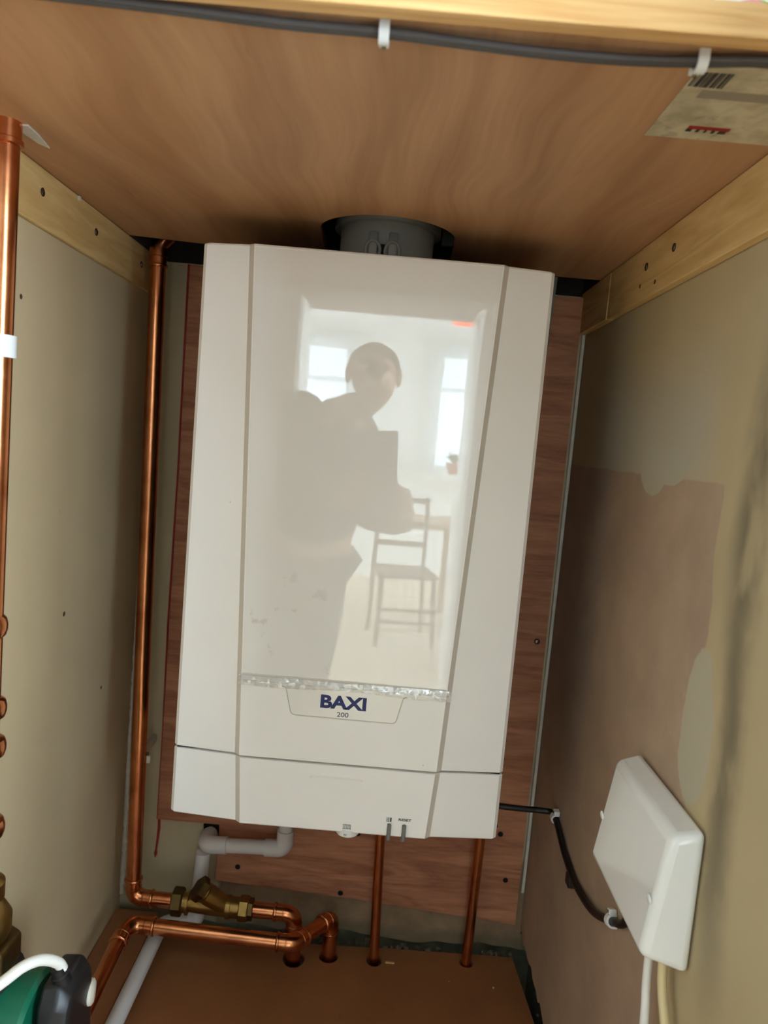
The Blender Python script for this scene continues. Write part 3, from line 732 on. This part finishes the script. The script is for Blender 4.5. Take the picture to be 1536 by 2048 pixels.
# near pipe on the left wall with its fittings
LP = V((-.3155, -.192, 0))
lp = thing('copper_pipe', 'near copper pipe standing at the left edge with a white clip and brass fittings', 'pipe', LP+V((0, 0, -.07)))
obj('tube', sweep(bmesh.new(), [LP+V((0, 0, ZS-.0005)), LP+V((0, 0, -.03))], RA, 32), 'copper', lp)
obj('collar', lat([(0, RA*1.02), (.001, RA*1.26), (.005, RA*1.26), (.006, RA*1.12), (.020, RA*1.12)], LP+V((0, 0, .6790)), (0, 0, 1), 32), 'copper', lp)
for z, r_ in ((.2635, .0150), (.187, .0165), (.1502, .0172), (.0721, .0185)):
    obj('coupling', lat([(0, RA), (.003, r_*.92), (.008, r_), (.013, r_), (.018, r_*.92), (.021, RA)], LP+V((0, 0, z-.010)), (0, 0, 1), 32), 'copper', lp)
obj('brass_collar', lat([(0, .017), (.003, .0205), (.018, .0205), (.022, .016)], LP+V((0, 0, .001)), (0, 0, 1), 32), 'brass', lp)
obj('union_nut', hexnut(bmesh.new(), LP+V((0, 0, -.066)), (0, 0, 1), .0365, .030), 'brass_dark', lp, bevel=.002)
obj('valve_body', lat([(0, .024), (.008, .0275), (.022, .0275), (.034, .021), (.042, .016)], LP+V((0, 0, -.037)), (0, 0, 1), 32), 'brass', lp)
obj('spindle', lat([(0, .0085), (.006, .0085), (.0065, .006), (.018, .0058), (.019, .004)], LP+V((.022, -.024, -.044)), (.55, -.8, -.1), 20), 'brass', lp)
pc2 = thing('pipe_clip', 'white plastic clip around the near copper pipe at the left edge', 'pipe clip', LP+V((0, 0, .51)))
bm = bmesh.new(); q = LP+V((0, 0, .5125)); arc = [-PI*.9+PI*1.55*k/24 for k in range(25)]
rows = [[bm.verts.new(q+V((math.cos(a)*rr, math.sin(a)*rr, h))) for a in arc] for rr in (RA*1.03, RA*1.24) for h in (-.0095, .0095)]
for i in range(24):
    for a, b in ((0, 1), (2, 3), (0, 2), (1, 3)): bm.faces.new((rows[a][i], rows[a][i+1], rows[b][i+1], rows[b][i]))
for i in (0, -1): bm.faces.new((rows[0][i], rows[1][i], rows[3][i], rows[2][i]))
obj('collar', bm, 'clip_white', pc2)
obj('post', bx(XL+.0005, q.x-RA*.9, q.y-.006, q.y+.006, q.z-.0095, q.z+.0095), 'clip_white', pc2, bevel=.001)

# ---------------------------------------------------------------- white waste pipe
wp = thing('waste_pipe', 'white plastic waste pipe with elbows from under the boiler to the rear wall', 'pipe', (-.204, .25, -.18))
rw = .0108; Wp = [(-.0805, .245, -.002), (-.0805, .245, -.1790), (-.2035, .250, -.1865), (-.2035, .300, -.1865)]
obj('tube', sweep(bmesh.new(), fillet(Wp, .010), rw, 28), 'white_pvc', wp)
for i, L in ((1, .030), (2, .034)):
    q = V(Wp[i]); u = (V(Wp[i-1])-q).normalized(); v = (V(Wp[i+1])-q).normalized()
    L2 = L if i == 1 else .028
    obj('elbow', sweep(bmesh.new(), fillet([q+u*L, q, q+v*L2], .011, 12), rw*1.2, 28), 'white_pvc', wp)
obj('wall_hole', lat([(0, .0175), (.0008, .0175)], (-.1985, YB-.0003, -.1755), (0, -1, 0), 28), 'hole', wp)
dp = thing('waste_pipe', 'white plastic pipe dropping behind the valve and along the bottom left', 'pipe', (-.25, .0, -.29))
obj('tube', sweep(bmesh.new(), fillet([(-.2060, .252, -.200), (-.2120, .252, -.3170), (-.2615, .245, -.3170), (-.2613, -.25, -.3150)], .018), .0112, 28), 'white_pvc', dp)
obj('elbow', sweep(bmesh.new(), fillet([(-.2105, .252, -.290), (-.2120, .252, -.3170), (-.2370, .2484, -.3170)], .012, 12), .0128, 28), 'white_pvc', dp)

# ---------------------------------------------------------------- boards at the bottom
fb = thing('boxing_board', 'brown hardboard panel with pipe holes at the bottom of the cupboard', 'board', (0, .1, ZB-.012))
loops = [[(-.262, -.55), (.3065, -.55), (.3040, .13), (.2935, .2720), (.10, .2680), (-.10, .2600), (-.262, .2560)],
         circ(-.0515, .2275, .0170, 28, .0210)[::-1], circ(.0012, .2385, .0155, 28)[::-1], circ(.0725, .2390, .0125, 28, .015)[::-1], circ(.2172, .2500, .0110, 24)[::-1]]
plate('board', loops, 'mdf', .012, lambda u, v, w: V((u, v, ZB-.006+w)), fb)
struct('floor_void', bx(-.34, .327, -.55, .30, ZB-.16, ZB-.15), 'hole', 'dark space below the brown board', 'floor', smooth=False)
lbk = tag(obj('side_board', bx(XL+.001, -.2745, -.55, .268, ZB-.012, -.3165), 'mdf', bevel=.001), 'raised brown board along the foot of the left wall', 'board')
rbl = bmesh.new(); rr = random.Random(9)
for i in range(70):
    x = rr.uniform(-.10, .315); y = rr.uniform(.268, .283) if x < .29 else rr.uniform(.10, .283); s_ = rr.uniform(.002, .006)
    mtx = Matrix.Translation((x if y > .262 else rr.uniform(.312, .322), y, ZB-.004+rr.uniform(-.004, .004))) @ Matrix.Rotation(rr.uniform(0, 6), 4, 'Z')
    r_ = bmesh.ops.create_icosphere(rbl, subdivisions=1, radius=s_, matrix=mtx)
    for v in r_['verts']: v.co += V((rr.uniform(-1, 1), rr.uniform(-1, 1), rr.uniform(-1, 1)))*s_*.3
o = obj('plaster_rubble', rbl, 'rubble', smooth=False); o['kind'] = 'stuff'; tag(o, 'greenish plaster crumbs in the gap behind the brown board', 'rubble')
dbr = bmesh.new()
for p, s_ in (((.2535, .2000, ZB+.0010), .0014), ((.3145, .09, ZB-.001), .0016), ((.187, .205, ZB+.0008), .0008)):
    bmesh.ops.create_icosphere(dbr, subdivisions=1, radius=s_, matrix=Matrix.Translation(p))
o = obj('plaster_crumbs', dbr, 'bead', smooth=False); o['kind'] = 'stuff'; tag(o, 'white plaster specks on the brown board', 'crumbs')
tag(obj('wood_splinter', bx(.0900, .1040, .2330, .2365, ZB+.0002, ZB+.0020), 'batten', bevel=.0005), 'small pale splinter beside the thin copper pipe on the board', 'splinter')

# ---------------------------------------------------------------- pump at the lower left
pu = thing('pump', 'green and black heating pump below the near copper pipe', 'pump', (-.31, -.19, -.2))
pz = -.100
obj('volute', lat([(-.05, .030), (-.045, .040), (.030, .040), (.045, .022), (.050, .020)], LP+V((0, 0, pz)), (0, 0, 1), 32), 'cast_iron', pu)
obj('motor', lat([(0, .050), (.004, .0535), (.048, .0535), (.052, .050)], (-.306, -.196, pz-.022), (1, 0, 0), 48), 'pump_green', pu)
bm = bmesh.new()
pr = [(-.036, -.085), (.036, -.085), (.041, -.02), (.036, .052), (.024, .060), (-.024, .060), (-.036, .045), (-.041, -.02)]
vs = [[bm.verts.new((x, -.186+a*s, pz-.026+b*s2)) for a, b in pr] for x, s, s2 in ((-.2475, .9, 1), (-.2305, .9, 1.02), (-.2195, .74, .84))]
for a, b in zip(vs, vs[1:]):
    for i in range(len(pr)): j = (i+1) % len(pr); bm.faces.new((a[i], a[j], b[j], b[i]))
bm.faces.new(vs[0]); bm.faces.new(vs[-1][::-1])
tb = obj('terminal_box', bm, 'pump_black', pu, bevel=.003)
obj('gland', lat([(0, .008), (.010, .008), (.011, .0065), (.018, .0065)], (-.2320, -.1980, pz+.032), (-.25, -.2, .90), 20), 'pump_black', tb)
obj('bleed_screw', lat([(0, .0125), (.010, .0125), (.012, .010)], (-.2600, -.246, pz+.004), (-.25, -1, .2), 24), 'dark_gray', pu)
obj('speed_knob', lat([(0, .013), (.008, .012), (.010, .009)], (-.2265, -.160, pz-.008), (1, .2, 0), 24), 'clip_cream', pu)['label'] = 'cream knob'
pcb = tag(obj('white_cable', sweep(bmesh.new(), smooth_path([(-.3380, -.262, -.110), (-.315, -.258, -.0760), (-.292, -.249, -.0560), (-.2690, -.238, -.0400), (-.2570, -.226, -.0335), (-.2460, -.214, -.0350), (-.2365, -.203, -.0450), (-.2330, -.199, -.0540)]), .0050, 16), 'white_cable'), 'white cable arching over the green pump into its black box', 'cable')

# ---------------------------------------------------------------- wiring box on the right wall
wb = thing('wiring_box', 'white plastic wiring box on the right wall', 'junction box', (XR, -.21, .115))
bm = bmesh.new()
Y0, Y1 = -.2870, -.1330
ring0 = [(XR-.0005, Y0, .0550), (XR-.0005, Y1, .0550), (XR-.0005, Y1, .1765), (XR-.0005, Y0, .1765)]
ring1 = [(XR-.0410, Y0+.002, .0665), (XR-.0410, Y1-.002, .0665), (XR-.0270, Y1-.004, .1690), (XR-.0270, Y0+.004, .1690)]
a = [bm.verts.new(p) for p in ring0]; b = [bm.verts.new(p) for p in ring1]
for i in range(4): j = (i+1) % 4; bm.faces.new((a[i], a[j], b[j], b[i]))
bm.faces.new(a[::-1]); bm.faces.new(b)
obj('cover', bm, 'box_white', wb, bevel=.007, seg=4)
nrm = V((-.093, 0, -.013)).normalized()
for y in (-.1420, -.2760):
    obj('screw_cap', lat([(0, .0040), (.0012, .0038), (.0018, .0026)], (XR-.0350, y, .1118), nrm, 20), 'clip_white', wb)
for nm, pts, mt, r_ in (('white cable hanging below the front of the wiring box', [(.289, -.2400, .070), (.2890, -.2430, .02), (.2885, -.2520, -.06), (.2885, -.2520, -.40)], 'white_cable', .0037),
                    ('cream cable curving down from the wiring box beside the white one', [(.2925, -.2600, .070), (.2925, -.2640, .035), (.293, -.2780, .008), (.294, -.3010, -.02), (.295, -.33, -.10), (.295, -.34, -.40)], 'cream_cable', .0037)):
    tag(obj(('white_cable', 'cream_cable')[mt == 'cream_cable'], sweep(bmesh.new(), smooth_path(pts, 10), r_, 16), mt), nm, 'cable')
# black cable from boiler to the box
bc = [(.175, .150, -.022), (.205, .150, -.0315), (.245, .150, -.0345), (.285, .150, -.0350), (.2965, .1455, -.0345), (.2995, .130, -.0370), (.2995, .0900, -.0475), (.2995, .0617, -.0530), (.2995, .0105, -.0560), (.2995, -.060, -.0420), (.2995, -.1218, -.0110), (.2995, -.150, .0060), (.2985, -.165, .0300), (.296, -.175, .065)]
bk = thing('black_cable', 'black cable from the boiler along the right wall to the wiring box', 'cable', (.2995, .0, -.05))
obj('sheath', sweep(bmesh.new(), smooth_path(bc, 8), .0042, 14), 'black_cable', bk)
bm = bx(.2950, .3036, .0290, .0450, -.0730, -.0575); obj('cable_tie', bm, 'black_cable', bk, bevel=.002)
cable_clip('white clip holding the black cable where it meets the right wall', (.2995, .1350, -.0362), (0, -1, -.12), (-1, 0, 0), .0044, 'clips on the black cable', .0042)
cable_clip('white clip holding the black cable at the wiring box', (.2995, -.1180, -.0130), (0, -1, .40), (-1, 0, 0), .0044, 'clips on the black cable', .0042)
# ragged filler in the left rear corner
rr = random.Random(12); cp = []; cr = []
for i in range(90):
    z = -.30 + .55*i/89; cp.append((XL+.0015+rr.uniform(0, .0012), YB-.0015, z)); cr.append(max(.0006, (.0045-.0035*i/89)*rr.uniform(.5, 1.25)))
obj('corner_filler', sweep(bmesh.new(), cp, cr, 8), 'bead', bpy.data.objects['wall_left'])
# marks on the left wall
for (y, z), s_ in (((.0269, .2202), .0032), ((.1573, .0843), .0026), ((-.1028, .5689), .0028)):
    obj('chip_mark', lat([(0, s_), (.0003, s_*.8)], (XL, y, z), (1, .0, 0), 9), plain('chip', (70, 52, 34), .9), bpy.data.objects['wall_left'])

# ================================================================ THE ROOM BEHIND, seen mirrored in the boiler
def chair(name, label, x, y, rz, group):
    e = thing(name, label, 'chair', (x, y, FLOOR), group)
    c, s_ = math.cos(rz), math.sin(rz); T = lambda a, b, z: V((x+a*c-b*s_, y+a*s_+b*c, FLOOR+z))
    def bar(nm, pts, r): obj(nm, sweep(bmesh.new(), [T(*p) for p in pts], r, 10), 'dark_wood', e)
    bm = bx(-.2, .2, -.2, .2, .44, .47)
    for v in bm.verts: v.co = T(*v.co)
    obj('seat', bm, 'dark_wood', e, bevel=.01)
    for a, b in ((-1, -1), (1, -1), (-1, 1), (1, 1)):
        top = (a*.175, b*.175, .445) if b < 0 else (a*.17, .20, .95)
        mid = (a*.185, b*.19, .2)
        bar('leg', [(a*.195, b*.205, 0), mid, (a*.175, b*.180, .445)] + ([top] if b > 0 else []), .017)
    for z in (.62, .76, .92): bar('back_rail', [(-.17, .19+.02*(z > .7), z), (.17, .19+.02*(z > .7), z)], .02)
    for z in (.16, .24): bar('stretcher', [(-.185, -.19, z), (.185, -.19, z)], .011)
    return e
chair('dining_chair', 'dark wooden chair on the near side of the dining table', .19, -4.09, PI*.95, 'dining chairs')
chair('dining_chair', 'dark wooden chair at the end of the dining table beyond the white cabinet', .86, -4.70, PI*.5, 'dining chairs')
tb_ = thing('dining_table', 'oak dining table in the room', 'table', (.05, -4.7, FLOOR))
obj('table_top', bx(-.55, .60, -5.05, -4.35, -.15, -.115), 'oak', tb_, bevel=.006)
for x in (-.49, .54):
    for y in (-5.0, -4.40): obj('leg', bx(x-.03, x+.03, y-.03, y+.03, FLOOR, -.15), 'oak', tb_, bevel=.004)
cb = thing('cabinet', 'white cabinet standing at the side of the room', 'cabinet', (.62, -3.6, FLOOR))
obj('body', bx(.45, .90, -3.85, -3.4, FLOOR, .20), 'gloss_white', cb, bevel=.006)
obj('door', bx(.455, .895, -3.398, -3.38, FLOOR+.06, .195), 'gloss_white', cb, bevel=.003)
for i, x in enumerate((.62, 1.05)):
    pt = thing('potted_plant', ('pot plant on the window board near the cabinet', 'pot plant on the window board near the side wall')[i], 'plant', (x, YW+.20, WZ0-.01), 'pot plants on the window board')
    obj('pot', lat([(0, .045), (.09, .065), (.10, .068), (.10, .058)], (x, YW+.20, WZ0-.009), (0, 0, 1), 24), 'terracotta', pt)
    bm = bmesh.new(); rr = random.Random(i)
    for k in range(26):
        a, t = rr.uniform(0, 6.28), rr.uniform(.3, 1.0); d = V((math.cos(a)*t, math.sin(a)*t*.5, 1.2-t*.6))*.11; p = V((x, YW+.20, WZ0+.085)); s_ = V((-math.sin(a), math.cos(a), 0))*.018
        v_ = [bm.verts.new(q) for q in (p, p+d*.6+s_, p+d, p+d*.6-s_)]; bm.faces.new(v_)
    obj('foliage', bm, 'leafgreen', pt)
pl = thing('pendant_lamp', 'orange pendant lamp hanging from the ceiling', 'lamp', (.372, -3.32, CEIL))
obj('flex', sweep(bmesh.new(), [(.372, -3.32, CEIL), (.372, -3.32, 1.25)], .004, 8), 'white_cable', pl)
obj('lamp_shade', lathe(bmesh.new(), [(0, .065), (.10, .055), (.17, .03)], (.372, -3.32, 1.115), (0, 0, 1), 32, False), 'orange', pl)

# ---------------------------------------------------------------- the person taking the photograph
CAM = V((.0299, -.8423, .4614)); CR = Matrix(((0.99632795, -0.08560724, 0.00142146), (0.00982159, 0.09778313, -0.99515928), (0.08505384, 0.99151897, 0.09826486)))
def skin_mesh(name, nodes, edges, mat, parent, sub=2, root=0):
    me = bpy.data.meshes.new(name); me.from_pydata([n_[0] for n_ in nodes], edges, [])
    o = bpy.data.objects.new(name, me); COL.objects.link(o)
    m = o.modifiers.new('skin', 'SKIN'); m.use_smooth_shade = True
    for i, n_ in enumerate(nodes):
        r = n_[1]; me.skin_vertices[0].data[i].radius = r if isinstance(r, tuple) else (r, r)
        me.skin_vertices[0].data[i].use_root = i == root
    s_ = o.modifiers.new('sub', 'SUBSURF'); s_.levels = s_.render_levels = sub
    dg = bpy.context.evaluated_depsgraph_get(); m2 = bpy.data.meshes.new_from_object(o.evaluated_get(dg))
    bpy.data.objects.remove(o); m2.materials.clear(); m2.materials.append(M[mat]); m2.name = name
    m2.polygons.foreach_set('use_smooth', [True]*len(m2.polygons))
    return obj(name, m2, None, parent)
pe = thing('person', 'person in dark clothes leaning in to photograph the boiler with a phone', 'person', (-.22, -1.78, FLOOR))
PH = lambda a, b, c: CAM + CR @ V((a, b, c))      # points about the phone in its own frame
pel = V((-.23, -1.80, .02)); wst = V((-.21, -1.76, .17)); chs = V((-.165, -1.70, .38)); nkb = V((-.115, -1.63, .545)); nk = V((-.060, -1.595, .575))
hd = V((-.045, -1.560, .655)); crown = V((-.040, -1.565, .715))
shL, shR = V((-.285, -1.60, .548)), V((-.060, -1.76, .425))
elL, elR = V((-.205, -1.27, .330)), V((-.030, -1.42, .235))
wrL, wrR = PH(-.085, -.150, .055), PH(.032, -.205, .060)
hipL, hipR = V((-.300, -1.80, -.02)), V((-.165, -1.81, -.02))
knL, knR = V((-.305, -1.78, -.42)), V((-.185, -1.72, -.42)); anL, anR = V((-.310, -1.82, -.79)), V((-.200, -1.76, -.79))
toL, toR = V((-.320, -1.68, -.835)), V((-.195, -1.62, -.835))
def hand(nodes, edges, w, sx, wi, dy=0):
    """Palm behind the phone edge on side SX, four fingers across the phone's outer face, thumb on its screen."""
    pc_ = PH(sx-.000*0, -.115, .030); k = 1 if sx > -.02 else -1
    pal = PH(sx+k*.014, -.105+dy, .026); nodes.append((pal, (.020, .026))); ip = len(nodes)-1; edges.append((wi, ip))
    for j in range(4):
        y = -.078-.019*j + dy; L = (.040, .046, .044, .034)[j]
        ch = [PH(sx+k*.018, y, .012), PH(sx+k*.006, y, -.006), PH(sx-k*(L*.45), y-.002, -.0085), PH(sx-k*L*.85, y-.004, -.007)]
        pr_ = ip
        for q, p in enumerate(ch): nodes.append((p, (.0095, .0085, .0078, .0068)[q])); edges.append((pr_, len(nodes)-1)); pr_ = len(nodes)-1
    pr_ = ip
    for q, p in enumerate((PH(sx+k*.010, -.085+dy, .042), PH(sx-k*.004, -.070+dy, .038), PH(sx-k*.018, -.058+dy, .030))):
        nodes.append((p, (.011, .0095, .008)[q])); edges.append((pr_, len(nodes)-1)); pr_ = len(nodes)-1
nd = [(pel, (.15, .10)), (wst, (.14, .095)), (chs, (.155, .105)), (nkb, (.075, .065)), (nk, (.055, .055)), (hd+V((0, .012, -.025)), (.074, .086)), (hd+V((0, 0, .03)), (.084, .098)), (crown, (.060, .070))]
ed = [(i, i+1) for i in range(7)]
def add(p, r, frm): nd.append((p, r)); ed.append((frm, len(nd)-1)); return len(nd)-1
a = add(shL, .062, 2); a = add(elL, .043, a); a = add(wrL, .028, a); hand(nd, ed, wrL, -.0575, a)
a = add(shR, .062, 2); a = add(elR, .043, a); a = add(wrR, .028, a); hand(nd, ed, wrR, .0135, a, -.042)
for h, k_, an, to in ((hipL, knL, anL, toL), (hipR, knR, anR, toR)):
    a = add(h, .085, 0); a = add(k_, .056, a); a = add(an, .040, a); add(to, .032, a)
add(hd+V((.018, .045, -.095)), (.056, .050), 5)                   # jaw
add(hd+V((.006, .100, -.015)), .012, 5)                               # nose
body = skin_mesh('body', nd, ed, 'skin', pe)
jn = [(pel+V((0, 0, .03)), (.165, .118)), (wst, (.158, .115)), (chs, (.172, .125)), (nkb, (.088, .078)), (V((-.045, -1.62, .46)), .066), (V((-.195, -1.62, .572)), .068)]; je = [(0, 1), (1, 2), (2, 3), (2, 4), (2, 5)]
for s_, e_, w_ in ((shL, elL, wrL), (shR, elR, wrR)):
    i = len(jn); jn += [(s_, .078), (s_*.5+e_*.5, .066), (e_, .057), (e_*.15+w_*.85, .040)]; je += [(2, i), (i, i+1), (i+1, i+2), (i+2, i+3)]
skin_mesh('jumper', jn, je, 'jumper', pe)
tn = [(pel, (.162, .115))]; te = []
for h, k_, an in ((hipL, knL, anL), (hipR, knR, anR)):
    i = len(tn); tn += [(h, .098), (h*.5+k_*.5, .085), (k_, .070), (an+V((0, 0, .05)), .058)]; te += [(0, i), (i, i+1), (i+1, i+2), (i+2, i+3)]
skin_mesh('trousers', tn, te, 'trousers', pe)
for an, to in ((anL, toL), (anR, toR)):
    h_ = V((an.x, an.y-.05, -.835)); skin_mesh('shoe', [(h_, (.042, .038)), (an+V((0, 0, -.03)), (.05, .045)), ((h_+to)/2, (.045, .035)), (to+V((0, .03, 0)), (.042, .030))], [(0, 1), (0, 2), (2, 3)], 'shoe', pe, root=0)
# hair cap
bm = bmesh.new(); bmesh.ops.create_uvsphere(bm, u_segments=28, v_segments=16, radius=1)
for v in bm.verts:
    v.co = V((v.co.x*.081, v.co.y*.100, v.co.z*.080)) + hd + V((0, -.008, .026))
bmesh.ops.delete(bm, geom=[v for v in bm.verts if (v.co-hd).z < -.03 + max(0, (v.co.y-hd.y+.01))*1.15], context='VERTS')
obj('hair', bm, 'hair', pe)
# face: eyes, mouth, ears
for s_ in (-1, 1):
    bm = bmesh.new(); bmesh.ops.create_uvsphere(bm, u_segments=12, v_segments=8, radius=.011, matrix=Matrix.Translation(hd+V((s_*.030, .078, .012)))); obj('eye', bm, 'clip_white', pe)
    bm = bmesh.new(); bmesh.ops.create_uvsphere(bm, u_segments=12, v_segments=8, radius=1, matrix=Matrix.Translation(hd+V((s_*.080, -.005, .0))) @ Matrix.Diagonal((.010, .020, .032, 1))); obj('ear', bm, 'skin', pe)
bm = bmesh.new(); bmesh.ops.create_uvsphere(bm, u_segments=12, v_segments=8, radius=1, matrix=Matrix.Translation(hd+V((.012, .098, -.072))) @ Matrix.Diagonal((.024, .008, .007, 1))); obj('mouth', bm, plain('lips', (150, 84, 76), .5), pe)
# the phone held behind the lens
ph = thing('phone', 'black phone held up to photograph the boiler', 'phone', PH(-.022, -.055, .012))
vs = [PH(x, y, z) for x in (-.0575, .0135) for y in (-.1285, .0185) for z in (.0055, .0135)]
bm = bmesh.new(); v_ = [bm.verts.new(p) for p in vs]
for f in ((0, 1, 3, 2), (4, 6, 7, 5), (0, 4, 5, 1), (2, 3, 7, 6), (0, 2, 6, 4), (1, 5, 7, 3)): bm.faces.new([v_[i] for i in f])
obj('body', bm, 'phone', ph, bevel=.002)
obj('lens', lat([(0, .007), (.0014, .007), (.0018, .006)], PH(0, 0, .0055), CR @ V((0, 0, -1)), 24), 'phone', ph)

# ================================================================ light
FAR_W, EAST_W, WEST_W, ROOM_W = 30, 66, 5, 170
def area(name, loc, rot, sx, sy, power, col):
    l = bpy.data.lights.new(name, 'AREA'); l.shape = 'RECTANGLE'; l.size = sx; l.size_y = sy; l.energy = power; l.color = col
    o = bpy.data.objects.new(name, l); COL.objects.link(o); o.location = loc; o.rotation_euler = rot; return o
DAY = (.70, .87, 1.03)
for i, (a, b) in enumerate((W1, W2)):
    area('window_and_fill_light', ((a+b)/2, YW-.22, (WZ0+WZ1)/2), (PI/2, 0, 0), b-a, WZ1-WZ0, FAR_W, DAY)
for (x, f, y0, y1, z0, z1), pw in zip(SIDE, (EAST_W, WEST_W, ROOM_W, ROOM_W)):
    area('window_and_fill_light', (x, (y0+y1)/2, (z0+z1)/2), (0, f*-PI/2 if f > 0 else PI/2, 0), z1-z0, y1-y0, pw, DAY)  # lamps of the added side windows, lighting cupboard and room
w = bpy.data.worlds.new('sky'); S.world = w; w.use_nodes = True
w.node_tree.nodes['Background'].inputs[0].default_value = (.75, .88, 1, 1); w.node_tree.nodes['Background'].inputs[1].default_value = 1.0

# ================================================================ camera
cam = bpy.data.cameras.new('camera'); co = bpy.data.objects.new('camera', cam); COL.objects.link(co)
cam.sensor_fit = 'HORIZONTAL'; cam.sensor_width = 36; cam.lens = 36*1483.69/1536; cam.clip_start = .001
co.matrix_world = Matrix.Translation(CAM) @ CR.to_4x4()
cam.dof.use_dof = True; cam.dof.focus_distance = .83; cam.dof.aperture_fstop = cam.lens/3.4
S.camera = co
S.view_settings.view_transform = 'Standard'; S.view_settings.look = 'None'; S.view_settings.gamma = 1; S.view_settings.use_curve_mapping = False
S.view_settings.exposure = 1.2
S.cycles.max_bounces = 12; S.cycles.diffuse_bounces = 8; S.cycles.glossy_bounces = 6; S.cycles.transparent_max_bounces = 16
S.cycles.sample_clamp_indirect = 6; S.cycles.use_denoising = True
